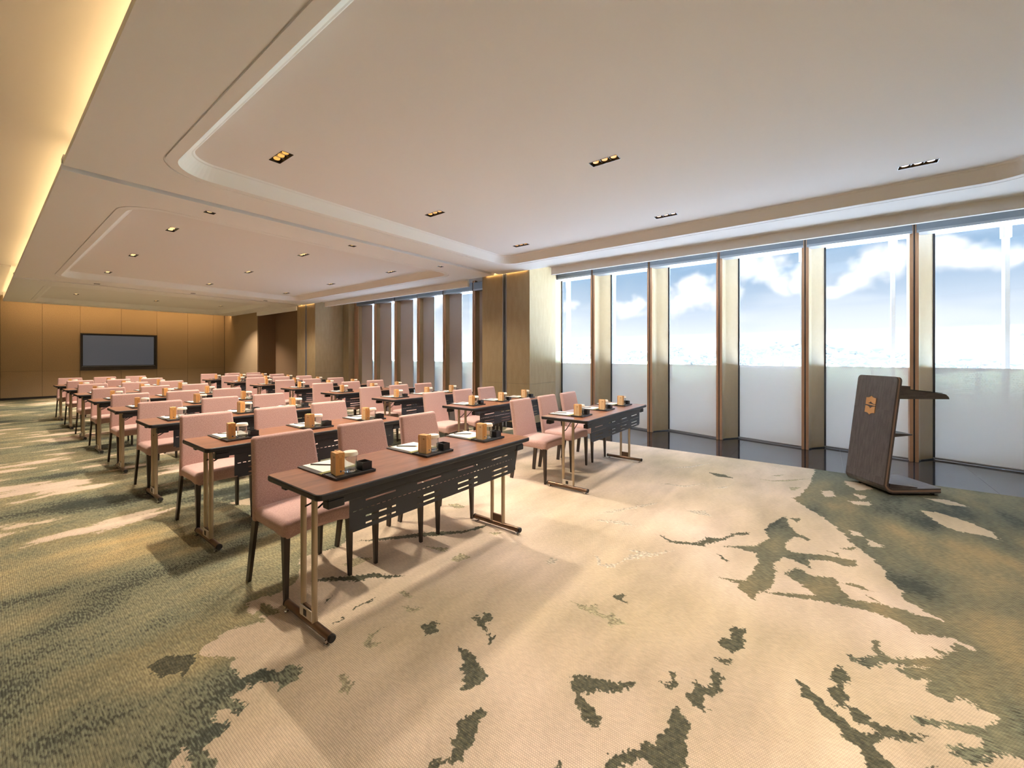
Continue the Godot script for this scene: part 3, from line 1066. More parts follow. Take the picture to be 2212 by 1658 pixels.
func window_bay(za: float, zb: float) -> void:
	window_count += 1
	var w := setting("window_%d" % window_count, "tall window with bronze mullion, timber jamb and dotted lower glass")
	w.position = Vector3(7.33, 0, za)
	part("mullion", box(Vector3(0, 0, -0.042), Vector3(0.24, 3.2, -0.008)), M.mullion, w)
	part("mullion", box(Vector3(0, 0, 0.008), Vector3(0.24, 3.2, 0.042)), M.mullion, w)
	part("groove", box(Vector3(0.014, 0, -0.008), Vector3(0.24, 3.2, 0.008)), M.gasket, w)
	var len := zb - za
	# jamb panel: a short rounded return, then a flat splay out to the glass
	var out := PackedVector2Array([Vector2(0.03, 0.044)])
	for k in 5:
		var a := k / 4.0
		out.append(Vector2(0.05 + 0.10 * a, 0.046 + 0.03 * a * a))
	out.append_array([Vector2(0.355, 0.222), Vector2(0.375, 0.205), Vector2(0.16, 0.044)])
	part("jamb", Shape.new().prism(out, 3.17, Vector3(0, 0.012, 0), Vector3.RIGHT, Vector3.BACK, Vector3.UP).mesh(), M.jamb, w)
	part("skirting", Shape.new().prism(PackedVector2Array([Vector2(0.05, 0.05), Vector2(0.15, 0.082), Vector2(0.352, 0.23), Vector2(0.37, 0.215), Vector2(0.16, 0.05)]), 0.012, Vector3.ZERO, Vector3.RIGHT, Vector3.BACK, Vector3.UP).mesh(), M.gasket, w)
	var a := Vector3(0.385, 0, 0.225)
	var b := Vector3(0.125, 0, len - 0.03)
	var along := (b - a).normalized()
	var side := along.cross(Vector3.UP)
	if side.x > 0:
		side = -side
	var gl := Shape.new()
	gl.quad(a, b, b + Vector3.UP * 3.15, a + Vector3.UP * 3.15, side)
	part("glass", gl.mesh(), M.pane, w)
	var fm := Shape.new()
	var o := side * 0.006
	fm.quad(a + o, b + o, b + o + Vector3.UP * 1.215, a + o + Vector3.UP * 1.215, side, Vector2(0, 1), Vector2(1, 1), Vector2(1, 0), Vector2(0, 0))
	part("dotted_film", fm.mesh(), M.film, w)
	var fr := Shape.new()
	fr.box(a + Vector3(-0.025, 0, -0.012), a + Vector3(0.02, 3.18, 0.02))
	part("gasket", fr.mesh(), M.gasket, w)
	var sill := Shape.new()
	sill.face(a + o * 4, b + o * 4, b + o * 4 + Vector3.UP * 0.025, a + o * 4 + Vector3.UP * 0.025, side)
	sill.face(a + o * 4 + Vector3.UP * 0.025, b + o * 4 + Vector3.UP * 0.025, b - o + Vector3.UP * 0.025, a - o + Vector3.UP * 0.025, Vector3.UP)
	part("sill", sill.mesh(), M.alu, w)
	part("head", box(Vector3(0.10, 3.11, 0.02), Vector3(0.42, 3.16, len - 0.02)), M.alu_dark, w)


# ------------------------------------------------------------------ outside
func build_outside() -> void:
	var ca := setting("trim_canopy", "white canopy outside the windows")
	part("canopy", box(Vector3(7.86, 3.19, -24), Vector3(8.74, 3.3, 8)), M.canopy, ca)
	for k in 24:
		part("joint", box(Vector3(7.9, 3.186, -22.0 + k * 1.22), Vector3(8.70, 3.192, -21.99 + k * 1.22)), M.alu, ca)
	var fin_label := "slim metal fin standing outside the window wall, %s along from the %s"
	var names := "first second third fourth fifth sixth seventh".split(" ")
	for k in 7:
		var f := thing("facade_fin", fin_label % [names[k], "near pillar"], "fin", Vector3(8.6, 0, -4.86 + k * 1.145), "metal fins outside the windows")
		part("blade", box(Vector3(-0.06, -0.6, -0.022), Vector3(0.08, 3.19, 0.022)), M.fin, f)
		part("bracket", box(Vector3(-0.03, 3.0, -0.05), Vector3(0.03, 3.19, 0.05)), M.alu, f)
	for k in 6:
		var f := thing("facade_fin", fin_label % [names[k], "far pillar"], "fin", Vector3(8.6, 0, -11.9 + k * 1.03), "metal fins outside the windows")
		part("blade", box(Vector3(-0.06, -0.6, -0.022), Vector3(0.08, 3.19, 0.022)), M.fin, f)
		part("bracket", box(Vector3(-0.03, 3.0, -0.05), Vector3(0.03, 3.19, 0.05)), M.alu, f)
	var gr := setting("ground", "paved ground and lawn outside")
	gr.set_meta("kind", "structure")
	part("paving", box(Vector3(8.0, -6.4, -400), Vector3(60, -6.0, 300)), M.ground, gr)
	part("lawn", box(Vector3(60, -6.4, -600), Vector3(900, -6.02, 600)), M.lawn, gr)
	var wall_low := setting("wall_facade", "outer face of the building below the windows")
	part("facade", box(Vector3(7.85, -6.0, -40), Vector3(8.0, -0.02, 20)), M.plaster, wall_low)
	# trees far beyond the windows: flat-topped crowns on forked stems
	var rng := RandomNumberGenerator.new()
	rng.seed = 77
	var crowns := []
	for v in 4:
		crowns.append(crown_mesh(v))
	var stem := Shape.new()
	stem.tube([Vector3(0, 0, 0), Vector3(0.05, 2.2, 0), Vector3(0.5, 4.4, 0.3)], [0.35, 0.26, 0.14], 7)
	stem.tube([Vector3(0.05, 2.1, 0), Vector3(-0.9, 4.5, -0.3)], [0.22, 0.10], 6)
	var stem_mesh := stem.mesh()
	var words := "flat-topped tree|tall rounded tree|broad spreading tree|low dense tree".split("|")
	var order := "first second third fourth fifth sixth seventh eighth ninth tenth eleventh twelfth thirteenth fourteenth fifteenth sixteenth seventeenth eighteenth nineteenth twentieth".split(" ")
	for k in 14:
		var ang := deg_to_rad(-36.0 + k * 4.0 + rng.randf_range(-0.5, 0.5))
		var dist := (112.0 if k % 2 == 0 else 136.0) / cos(ang)
		var s := rng.randf_range(0.95, 1.4) * 1.05
		var t := thing("distant_tree", "hazy %s beyond the windows, %s along the tree line" % [words[k % 4], order[k]], "tree", Vector3(dist * cos(ang), -6.02, dist * sin(ang)), "hazy trees on the skyline")
		t.scale = Vector3(s, s * rng.randf_range(0.85, 1.1), s)
		t.rotation.y = rng.randf_range(0, TAU)
		part("crown", crowns[k % 4], M.leaves, t)
		part("trunk", stem_mesh, M.trunk, t)
	for hb in [[Vector3(88, -6.02, -46), Vector3(10, 5.4, 26), "long white building in front of the trees, seen through the first window"], [Vector3(80, -6.02, -8), Vector3(8, 5.2, 9), "small white building with dark glass in front of the trees"]]:
		var t := thing("distant_building", hb[2], "building", hb[0])
		var sz: Vector3 = hb[1]
		part("walls", box(Vector3(-sz.x / 2, 0, -sz.z / 2), Vector3(sz.x / 2, sz.y, sz.z / 2)), M.far_wall, t)
		part("roof", box(Vector3(-sz.x / 2 - 0.4, sz.y, -sz.z / 2 - 0.4), Vector3(sz.x / 2 + 0.4, sz.y + 0.3, sz.z / 2 + 0.4)), M.alu, t)
		for k in int(sz.z / 3):
			part("window_pane", box(Vector3(-sz.x / 2 - 0.05, 1.4, -sz.z / 2 + 0.6 + k * 3.0), Vector3(-sz.x / 2, 3.6, -sz.z / 2 + 2.6 + k * 3.0)), M.far_glass, t)
	# morning haze between the building and the trees
	var fog := FogVolume.new()
	fog.name = "haze"
	fog.size = Vector3(24, 10.4, 330)
	fog.position = Vector3(63, -1.2, 0)
	var fm := FogMaterial.new()
	fm.density = 0.003
	fm.albedo = Color(1, 1, 1)
	fog.material = fm
	fog.set_meta("kind", "stuff")
	fog.set_meta("label", "pale morning haze over the ground outside")
	add_child(fog)


func crown_mesh(v: int) -> ArrayMesh:
	# clumps of foliage: many small rough lumps
	var rng := RandomNumberGenerator.new()
	rng.seed = 500 + v
	var s := Shape.new()
	for k in 70:
		var a := rng.randf_range(0, TAU)
		var r: float = sqrt(rng.randf()) * [4.6, 3.2, 5.4, 3.8][v]
		var h: float = [6.6, 7.0, 6.2, 5.0][v] + rng.randf_range(-1.2, 1.2) * [0.7, 1.6, 0.8, 1.4][v] - r * r * 0.05
		var c := Vector3(cos(a) * r, h, sin(a) * r)
		var sz := rng.randf_range(0.6, 1.2)
		var top := c + Vector3(rng.randf_range(-0.2, 0.2), sz * 0.8, 0)
		var bot := c - Vector3(0, sz * 0.5, 0)
		var ring := []
		for j in 6:
			var b := TAU * j / 6 + a
			ring.append(c + Vector3(cos(b), rng.randf_range(-0.25, 0.3), sin(b)) * sz * rng.randf_range(0.75, 1.2))
		for j in 6:
			var n: Vector3 = (ring[j] - c).normalized()
			var m: Vector3 = (ring[(j + 1) % 6] - c).normalized()
			s.tri(ring[j], ring[(j + 1) % 6], top, n, m, Vector3.UP)
			s.tri(ring[j], ring[(j + 1) % 6], bot, n, m, Vector3.DOWN)
	return s.mesh()


# ------------------------------------------------------------------ screen on the far wall
func build_screen() -> void:
	var t := thing("wall_screen", "grey wall screen set in a dark recessed frame on the far wall", "screen", Vector3(3.072, 0.87, -19.9))
	var w := 1.994
	var h := 1.266
	var x := w / 2
	for f in [[-x, 0.0, x, 0.10], [-x, h - 0.03, x, h], [-x, 0.10, -x + 0.025, h - 0.03], [x - 0.045, 0.10, x, h - 0.03]]:
		part("frame", box(Vector3(f[0], f[1], -0.001), Vector3(f[2], f[3], 0.05)), M.screen_frame, t)
	part("bezel", box(Vector3(-x + 0.025, 0.10, 0.0), Vector3(x - 0.045, h - 0.03, 0.012)), M.black, t)
	part("screen_glass", box(Vector3(-x + 0.066, 0.165, 0.012), Vector3(x - 0.095, h - 0.065, 0.018)), M.screen, t)
	part("ledge", box(Vector3(-x + 0.04, 0.125, 0.012), Vector3(x - 0.06, 0.145, 0.035)), M.alu_dark, t)


# ------------------------------------------------------------------ tables, chairs and what lies on the tables
func table_proto() -> Node3D:
	var t := Node3D.new()
	t.name = "conference_table"
	var hx := TW / 2
	var hz := TD / 2
	# top: laminate field inside a black rounded edge
	var loop2 := func(d: float, r: float) -> PackedVector2Array:
		var o := PackedVector2Array()
		var l := round_loop(-hx + d, hx - d, -hz + d, hz - d, r, 0, 5)
		for p in l:
			o.append(Vector2(p.x, p.z))
		return o
	part("tabletop", Shape.new().prism(loop2.call(0.006, 0.026), 0.02, Vector3(0, TH - 0.02, 0), Vector3.RIGHT, Vector3.BACK, Vector3.UP).mesh(), M.walnut, t)
	var eb := Shape.new()
	var rows := []
	for q in [[0.0065, 0.0255, TH - 0.0005], [0.002, 0.03, TH - 0.003], [0.0, 0.032, TH - 0.008], [0.0, 0.032, TH - 0.024], [0.004, 0.028, TH - 0.03], [0.03, 0.02, TH - 0.03]]:
		rows.append(round_loop(-hx + q[0], hx - q[0], -hz + q[0], hz - q[0], q[1], q[2], 5))
	for i in rows.size() - 1:
		eb.band(rows[i], rows[i + 1], func(p): return Vector3(p.x / hx, (p.y - TH + 0.015) * 20.0, p.z / hz * 0.9))
	part("edge_band", eb.mesh(), M.black, t)
	part("underside", box(Vector3(-hx + 0.03, TH - 0.032, -hz + 0.03), Vector3(hx - 0.03, TH - 0.02, hz - 0.03)), M.black, t)
	# long rails below the top, front and back
	part("rail", cbox(Vector3(TW - 0.13, 0.045, 0.03), 0.005), M.black_metal, t, Vector3(0, 0.685, hz - 0.045))
	part("rail", cbox(Vector3(TW - 0.13, 0.03, 0.03), 0.005), M.black_metal, t, Vector3(0, 0.693, -hz + 0.06))
	for sx in [-1, 1]:
		part("hinge_block", cbox(Vector3(0.085, 0.04, 0.05), 0.005), M.black, t, Vector3(sx * (hx - 0.105), 0.672, hz - 0.05))
		part("hinge_block", cbox(Vector3(0.085, 0.04, 0.05), 0.005), M.black, t, Vector3(sx * (hx - 0.105), 0.675, -hz + 0.06))
	part("modesty_panel", modesty_mesh(), M.panel_metal, t)
	var post := Shape.new().tube([Vector3(0, 0.045, 0), Vector3(0, 0.705, 0)], 0.0145, 16).mesh()
	var foot := Shape.new().tube([Vector3(0, 0.034, -0.235), Vector3(0, 0.034, 0.225)], 0.0185, 16).mesh()
	var cap := Shape.new().tube([Vector3(0, 0.034, 0.225), Vector3(0, 0.034, 0.236), Vector3(0, 0.034, 0.239)], [0.0195, 0.0195, 0.016], 16).mesh()
	var lev := Shape.new().lathe([Vector2(0.0, 0.0), Vector2(0.012, 0.0), Vector2(0.012, 0.006), Vector2(0.006, 0.008), Vector2(0.006, 0.022), Vector2(0.0, 0.022)], 12).mesh()
	for sx in [-1, 1]:
		var x: float = sx * (hx - 0.09)
		part("cross_bar", cbox(Vector3(0.05, 0.016, 0.44), 0.004), M.champagne, t, Vector3(x, 0.705, 0))
		for z in [-0.045, 0.068]:
			part("leg", post, M.champagne, t, Vector3(x, 0, z))
		var ft := part("foot", foot, M.bronze, t, Vector3(x, 0, 0))
		part("end_cap", cap, M.rubber, ft)
		part("end_cap", cap, M.rubber, ft, Vector3.ZERO, PI)
		for z in [-0.205, 0.205]:
			part("leveler", lev, M.chrome, ft, Vector3(0.014, 0, z))
			part("leveler", lev, M.chrome, ft, Vector3(-0.014, 0, z))
		part("leg_plate", cbox(Vector3(0.016, 0.055, 0.10), 0.003), M.bronze, t, Vector3(x, 0.08, 0.0115))
		for z in [-0.03, 0.055]:
			part("brace", Shape.new().tube([Vector3(x, 0.60, z), Vector3(x - sx * 0.03, 0.607, z), Vector3(x - sx * 0.17, 0.70, z)], 0.0045, 6).mesh(), M.rubber, t)
	# power inlet on the outer side of one leg frame
	var px := -(hx - 0.09) - 0.004
	var plate := part("socket_plate", cbox(Vector3(0.006, 0.052, 0.12), 0.002), M.white_plate, t, Vector3(px - 0.012, 0.080, 0.0115))
	part("socket", cbox(Vector3(0.006, 0.032, 0.03), 0.002), M.black, plate, Vector3(-0.002, 0, -0.004))
	return t


func modesty_mesh() -> ArrayMesh:
	# folded steel sheet hung under the front edge, cut with rows of slots and a line of small perforations
	var s := Shape.new()
	var x0 := -0.656
	var x1 := 0.71
	var z := TD / 2 - 0.052
	var th := 0.0015
	var groups := [[-0.5655, -0.3795], [-0.2325, -0.047], [0.0975, 0.2845], [0.4335, 0.6155]]
	var bands := [[0.706, 0.676, null], [0.676, 0.672, groups], [0.672, 0.6395, null], [0.6395, 0.6305, groups], [0.6305, 0.596, null], [0.596, 0.592, "dash"], [0.592, 0.5575, null], [0.5575, 0.5485, groups], [0.5485, 0.5215, null], [0.5215, 0.5125, groups], [0.5125, 0.505, null]]
	for b in bands:
		var cuts := []
		if b[2] is Array:
			cuts = b[2]
		elif b[2] is String:
			var x := x0 + 0.02
			while x < x1 - 0.03:
				cuts.append([x, x + 0.021])
				x += 0.034
		var at := x0
		for c in cuts + [[x1, x1]]:
			s.box(Vector3(at, b[1], z - th), Vector3(c[0], b[0], z))
			at = c[1]
	s.box(Vector3(x0 + 0.02, 0.492, z - th), Vector3(x1 - 0.02, 0.505, z))
	return s.mesh()


func chair_proto() -> Node3D:
	var t := Node3D.new()
	t.name = "dining_chair"
	# upholstered back: leans slightly, narrows upwards
	var bend_back := func(p: Vector3) -> Vector3:
		var k: float = (p.y + 0.25) / 0.5
		return Vector3(p.x * lerpf(1.0, 0.875, k), p.y, p.z - 0.075 * k - 0.02 * k * k + 0.012 * (1.0 - p.x * p.x / 0.05) * 0.0)
	part("backrest", Shape.new().rounded(Vector3(0.435, 0.50, 0.052), 0.022, Vector3(0, 0.617, -0.165), 3, 6, bend_back).mesh(), M.seat, t)
	var bend_seat := func(p: Vector3) -> Vector3:
		var crown: float = 0.010 * (1.0 - pow(p.x / 0.22, 2)) if p.y > 0 else 0.0
		var drop: float = -0.018 * smoothstep(0.05, 0.20, p.z) * smoothstep(0.10, 0.21, absf(p.x)) if p.y < 0 else 0.0
		return Vector3(p.x * lerpf(1.0, 0.985, clampf(p.z / 0.2, 0, 1)), p.y + crown + drop, p.z)
	part("seat", Shape.new().rounded(Vector3(0.425, 0.088, 0.40), 0.034, Vector3(0, 0.412, 0.035), 4, 6, bend_seat).mesh(), M.seat, t)
	for sx in [-1, 1]:
		part("leg", Shape.new().bar(Vector3(sx * 0.220, 0, -0.218), Vector3(sx * 0.202, 0.375, -0.168), Vector2(0.009, 0.018), Vector2(0.010, 0.026)).mesh(), M.leg, t)
		part("leg", Shape.new().bar(Vector3(sx * 0.191, 0, 0.212), Vector3(sx * 0.190, 0.375, 0.205), Vector2(0.010, 0.010), Vector2(0.017, 0.019)).mesh(), M.leg, t)
	return t


func build_tables() -> void:
	var tp := table_proto()
	var cp := chair_proto()
	var row_word := "front-row second-row third-row fourth-row fifth-row sixth-row seventh-row back-row".split(" ")
	var seat_x := [0.165, 0.755, 1.30]
	var chair_x := [0.2945, 0.862, 1.411]
	var pad := pad_proto()
	var pen := Node3D.new()
	pen.name = "pencil"
	part("shaft", Shape.new().tube([Vector3(0, 0.0035, 0), Vector3(0.132, 0.0035, 0)], 0.0036, 6).mesh(), M.pencil, pen)
	part("tip", Shape.new().tube([Vector3(0.132, 0.0035, 0), Vector3(0.145, 0.0035, 0)], [0.0036, 0.0006], 6).mesh(), M.carton_plain, pen)
	var tray := Node3D.new()
	tray.name = "service_tray"
	part("base", Shape.new().rounded(Vector3(0.232, 0.010, 0.138), 0.003, Vector3(0, 0.005, 0), 1, 1).mesh(), M.tray, tray)
	for e in [[Vector3(0, 0.0115, 0.0665), Vector3(0.232, 0.005, 0.005)], [Vector3(0, 0.0115, -0.0665), Vector3(0.232, 0.005, 0.005)], [Vector3(0.1135, 0.0115, 0), Vector3(0.005, 0.005, 0.128)], [Vector3(-0.1135, 0.0115, 0), Vector3(0.005, 0.005, 0.128)]]:
		part("rim", cbox(e[1], 0.001), M.tray, tray, e[0])
	var carton := carton_proto()
	var cup := cup_proto()
	var mints := mint_proto()
	var protos := [tp, cp, pad, pen, tray, carton, cup, mints]
	for blk in 2:
		var side: String = ["wall-side", "window-side"][blk]
		var bx: float = [LEFT_X, RIGHT_X][blk]
		var ends: Array = [["wall end", "middle", "aisle end"], ["aisle end", "middle", "window end"]][blk]
		for r in 8:
			var zf: float = ROWS[r]
			var xo := bx - 0.0044 * (zf - ROWS[0])
			place(tp, Vector3(xo + TW / 2, 0, zf - TD / 2), "walnut-topped conference table with slotted dark front panel, %s, %s block" % [row_word[r], side], "table", "conference tables in two blocks")
			for k in 3:
				var where: String = "%s of the %s %s table" % [ends[k], row_word[r], side]
				place(cp, Vector3(xo + chair_x[k], 0, zf - 0.759), "dusty pink upholstered chair at the %s" % where, "chair", "upholstered chairs at the tables")
				var o := Vector3(xo + seat_x[k], TH, zf)
				place(pad, o + Vector3(0.115, 0, -0.414), "writing pad with white paper at the %s" % where, "writing pad", "writing pads on the tables")
				var pc := place(pen, o + Vector3(0.060, 0.0102, -0.515), "dark pencil on the pad at the %s" % where, "pencil", "pencils on the pads")
				pc.rotation.y = -0.93 + 0.06 * ((r * 3 + k * 5) % 4 - 1.5)
				place(tray, o + Vector3(0.116, 0, -0.208), "black service tray at the %s" % where, "tray", "black trays on the tables")
				var cc := place(carton, o + Vector3(0.056, 0.0104, -0.222), "tan drink carton on the tray at the %s" % where, "carton", "drink cartons on the trays")
				cc.rotation.y = 0.10 * ((r * 5 + k * 3) % 5 - 2) + 0.06
				place(cup, o + Vector3(0.128, 0.0104, -0.222), "water glass under a white paper lid at the %s" % where, "glass", "lidded water glasses on the trays")
				place(mints, o + Vector3(0.198, 0.0104, -0.202), "small black candy box on the tray at the %s" % where, "box", "candy boxes on the trays")
	for p in protos:
		p.free()


func place(proto: Node3D, at: Vector3, label: String, category: String, group: String) -> Node3D:
	var c: Node3D = proto.duplicate()
	c.name = numbered(String(proto.name))
	add_child(c)
	c.position = at
	tag(c, label, category, group)
	return c


func pad_proto() -> Node3D:
	var t := Node3D.new()
	t.name = "writing_pad"
	part("folder", Shape.new().rounded(Vector3(0.232, 0.008, 0.268), 0.003, Vector3(0, 0.004, 0), 1, 1).mesh(), M.leather, t)
	part("paper", box(Vector3(-0.088, 0.008, -0.128), Vector3(0.112, 0.0098, 0.098)), M.paper, t)
	part("band", box(Vector3(-0.114, 0.008, 0.098), Vector3(0.114, 0.0105, 0.132)), M.olive, t)
	return t


func carton_proto() -> Node3D:
	var t := Node3D.new()
	t.name = "drink_carton"
	var s := Shape.new()
	var hx := 0.0235
	var hz := 0.034
	var h := 0.116
	# body: sides slightly pinched at the waist; folded ears top and bottom
	var rows := [[0.0, 0.90], [0.012, 1.0], [0.06, 0.985], [0.104, 1.0], [0.116, 0.96]]
	var c := [Vector2(-1, -1), Vector2(1, -1), Vector2(1, 1), Vector2(-1, 1)]
	var faces := [[0.66, 1.0], [0.34, 0.66], [0.0, 0.33], [0.34, 0.66]]
	for i in rows.size() - 1:
		for k in 4:
			var p: Vector2 = c[k]
			var q: Vector2 = c[(k + 1) % 4]
			var a0 := Vector3(p.x * hx * rows[i][1], rows[i][0], p.y * hz * rows[i][1])
			var b0 := Vector3(q.x * hx * rows[i][1], rows[i][0], q.y * hz * rows[i][1])
			var a1 := Vector3(p.x * hx * rows[i + 1][1], rows[i + 1][0], p.y * hz * rows[i + 1][1])
			var b1 := Vector3(q.x * hx * rows[i + 1][1], rows[i + 1][0], q.y * hz * rows[i + 1][1])
			var nn := Vector3(p.x + q.x, 0, p.y + q.y).normalized()
			var u: Array = faces[k]
			s.quad(a0, b0, b1, a1, nn, Vector2(u[1], 1 - rows[i][0] / h), Vector2(u[0], 1 - rows[i][0] / h), Vector2(u[0], 1 - rows[i + 1][0] / h), Vector2(u[1], 1 - rows[i + 1][0] / h))
	part("body", s.mesh(), M.carton, t)
	var top := Shape.new()
	top.box(Vector3(-hx * 0.96, h - 0.001, -hz * 0.96), Vector3(hx * 0.96, h, hz * 0.96))
	top.box(Vector3(-hx * 0.2, h, -hz * 0.96), Vector3(hx * 0.2, h + 0.002, hz * 0.96))
	part("top_fold", top.mesh(), M.carton_plain, t)
	for sx in [-1, 1]:
		var ear := Shape.new()
		ear.prism(PackedVector2Array([Vector2(-0.017, h - 0.001), Vector2(0.017, h - 0.001), Vector2(0.0, h - 0.028)]), 0.0012, Vector3(0, 0, sx * (hz + (0.0002 if sx > 0 else -0.0002))), Vector3.RIGHT, Vector3.UP, Vector3(0, 0, sx))
		part("ear", ear.mesh(), M.carton_plain, t)
	return t


func cup_proto() -> Node3D:
	var t := Node3D.new()
	t.name = "water_glass"
	var out := [Vector2(0.0, 0.0), Vector2(0.030, 0.0), Vector2(0.0325, 0.003), Vector2(0.034, 0.09)]
	var ins := [Vector2(0.032, 0.09), Vector2(0.0305, 0.016), Vector2(0.028, 0.013), Vector2(0.0, 0.012)]
	part("tumbler", Shape.new().lathe(out + ins, 28).mesh(), M.glass, t)
	part("paper_lid", Shape.new().lathe([Vector2(0.0345, 0.0875), Vector2(0.0405, 0.086), Vector2(0.041, 0.089), Vector2(0.037, 0.104), Vector2(0.034, 0.1065), Vector2(0.0, 0.107)], 28).mesh(), M.lid, t)
	return t


func mint_proto() -> Node3D:
	var t := Node3D.new()
	t.name = "candy_box"
	var x := 0.0285
	var z := 0.0325
	var h := 0.043
	part("floor_board", box(Vector3(-x, 0, -z), Vector3(x, 0.004, z)), M.tray, t)
	for e in [[-x, -x + 0.004, -z, z], [x - 0.004, x, -z, z], [-x + 0.004, x - 0.004, -z, -z + 0.004], [-x + 0.004, x - 0.004, z - 0.004, z]]:
		part("side", box(Vector3(e[0], 0.004, e[2]), Vector3(e[1], h, e[3])), M.tray, t)
	for p in [Vector3(-0.008, 0.012, 0.01), Vector3(0.01, 0.012, -0.006), Vector3(0.006, 0.02, 0.012), Vector3(-0.01, 0.018, -0.012)]:
		part("sweet", Shape.new().rounded(Vector3(0.018, 0.012, 0.012), 0.005, p, 2, 1).mesh(), M.candy, t)
	return t


# ------------------------------------------------------------------ lectern
func build_lectern() -> void:
	# stands turned a little: u runs along the front panel, w back towards the speaker
	var u := Vector3(-0.821, 0, 0.571)
	var w := Vector3(0.571, 0, 0.821)
	var t := thing("lectern", "dark wood lectern bent from one board, with a copper emblem, before the windows", "lectern", Vector3(5.785, 0, 0.195))
	var wid := 0.48
	var H := 1.165
	var lean := 0.135
	# side profile of the bent board (along w, up), outer line; thickness goes inwards
	var prof := []
	var up_dir := Vector2(lean, H - 0.11).normalized()
	prof.append(Vector2(0.565, 0.030))
	prof.append(Vector2(0.105, 0.018))
	for k in 9:
		var a := deg_to_rad(-90.0 - 78.0 * k / 8)
		prof.append(Vector2(0.105 + 0.10 * cos(a), 0.118 + 0.10 * sin(a)))
	var base_pt: Vector2 = prof[-1]
	prof.append(base_pt + up_dir * (H - base_pt.y) / up_dir.y)
	# split the ends of the profile so that the corners can be rounded: e[i] is how far the sides stand in there
	var pts := []
	var ins := []
	for q in [0.0, 0.04, 0.12, 0.3, 0.6, 1.0]:
		pts.append((prof[0] as Vector2).move_toward(prof[1], 0.03 * q))
		ins.append(0.03 * (1.0 - sqrt(1.0 - pow(1.0 - q, 2))))
	for i in range(1, prof.size() - 1):
		pts.append(prof[i])
		ins.append(0.0)
	for q in [1.0, 0.6, 0.3, 0.12, 0.04, 0.0]:
		pts.append((prof[-1] as Vector2).move_toward(prof[-2], 0.04 * q))
		ins.append(0.04 * (1.0 - sqrt(1.0 - pow(1.0 - q, 2))))
	var nor := []
	for i in pts.size():
		var d: Vector2 = (pts[mini(i + 1, pts.size() - 1)] - pts[maxi(i - 1, 0)]).normalized()
		var nn := Vector2(-d.y, d.x)
		nor.append(nn if nn.dot(Vector2(1, 1)) > 0 else -nn)
	var P := func(q: Vector2, along: float) -> Vector3: return u * along + w * q.x + Vector3.UP * q.y
	for layer in [[0.0, 0.014, "outer_board", M.ebony, 0.0], [0.014, 0.032, "core_board", M.core, 0.002], [0.032, 0.046, "inner_board", M.ebony, 0.0]]:
		var s := Shape.new()
		var run := 0.0
		for i in pts.size() - 1:
			var a0: Vector2 = pts[i] + nor[i] * layer[0]
			var b0: Vector2 = pts[i + 1] + nor[i + 1] * layer[0]
			var a1: Vector2 = pts[i] + nor[i] * layer[1]
			var b1: Vector2 = pts[i + 1] + nor[i + 1] * layer[1]
			var e0: float = layer[4] + ins[i]
			var e1: float = layer[4] + ins[i + 1]
			var n3: Vector3 = w * nor[i].x + Vector3.UP * nor[i].y
			var L1: float = run + (pts[i] as Vector2).distance_to(pts[i + 1])
			s.quad(P.call(a0, e0), P.call(a0, wid - e0), P.call(b0, wid - e1), P.call(b0, e1), -n3, Vector2(run, 0), Vector2(run, wid), Vector2(L1, wid), Vector2(L1, 0))
			s.quad(P.call(a1, e0), P.call(a1, wid - e0), P.call(b1, wid - e1), P.call(b1, e1), n3, Vector2(run, 0), Vector2(run, wid), Vector2(L1, wid), Vector2(L1, 0))
			s.quad(P.call(a0, e0), P.call(b0, e1), P.call(b1, e1), P.call(a1, e0), -u)
			s.quad(P.call(a0, wid - e0), P.call(b0, wid - e1), P.call(b1, wid - e1), P.call(a1, wid - e0), u)
			run = L1
		for e in [0, pts.size() - 1]:
			var q0: Vector2 = pts[e] + nor[e] * layer[0]
			var q1: Vector2 = pts[e] + nor[e] * layer[1]
			var ee: float = layer[4] + ins[e]
			s.quad(P.call(q0, ee), P.call(q0, wid - ee), P.call(q1, wid - ee), P.call(q1, ee), Vector3.UP if e else w)
		part(layer[2], s.mesh(), layer[3], t)
	# where the back of the panel is at a given height
	var back := func(y: float) -> float: return base_pt.x + up_dir.x / up_dir.y * (y - base_pt.y) + 0.044
	var y0 := 0.946
	var bx: float = back.call(1.0)
	var desk := PackedVector2Array([Vector2(bx - 0.012, y0), Vector2(bx + 0.475, y0), Vector2(bx + 0.468, y0 + 0.022), Vector2(bx + 0.445, y0 + 0.045), Vector2(bx + 0.425, y0 + 0.052), Vector2(bx + 0.11, y0 + 0.088), Vector2(bx + 0.108, y0 + 0.126), Vector2(bx + 0.01, y0 + 0.133)])
	part("desk_top", Shape.new().prism(desk, wid - 0.03, u * 0.015, w, Vector3.UP, u).mesh(), M.ebony, t)
	var ds := Shape.new().prism(PackedVector2Array([Vector2(bx + 0.115, y0 + 0.090), Vector2(bx + 0.42, y0 + 0.055), Vector2(bx + 0.42, y0 + 0.060), Vector2(bx + 0.115, y0 + 0.095)]), wid - 0.05, u * 0.025, w, Vector3.UP, u)
	part("reading_board", ds.mesh(), M.black_metal, t)
	var sx: float = back.call(0.59)
	part("shelf", Shape.new().prism(PackedVector2Array([Vector2(sx - 0.01, 0.565), Vector2(sx + 0.19, 0.585), Vector2(sx + 0.195, 0.593), Vector2(sx + 0.19, 0.598), Vector2(sx + 0.01, 0.604)]), wid - 0.06, u * 0.03, w, Vector3.UP, u).mesh(), M.ebony, t)
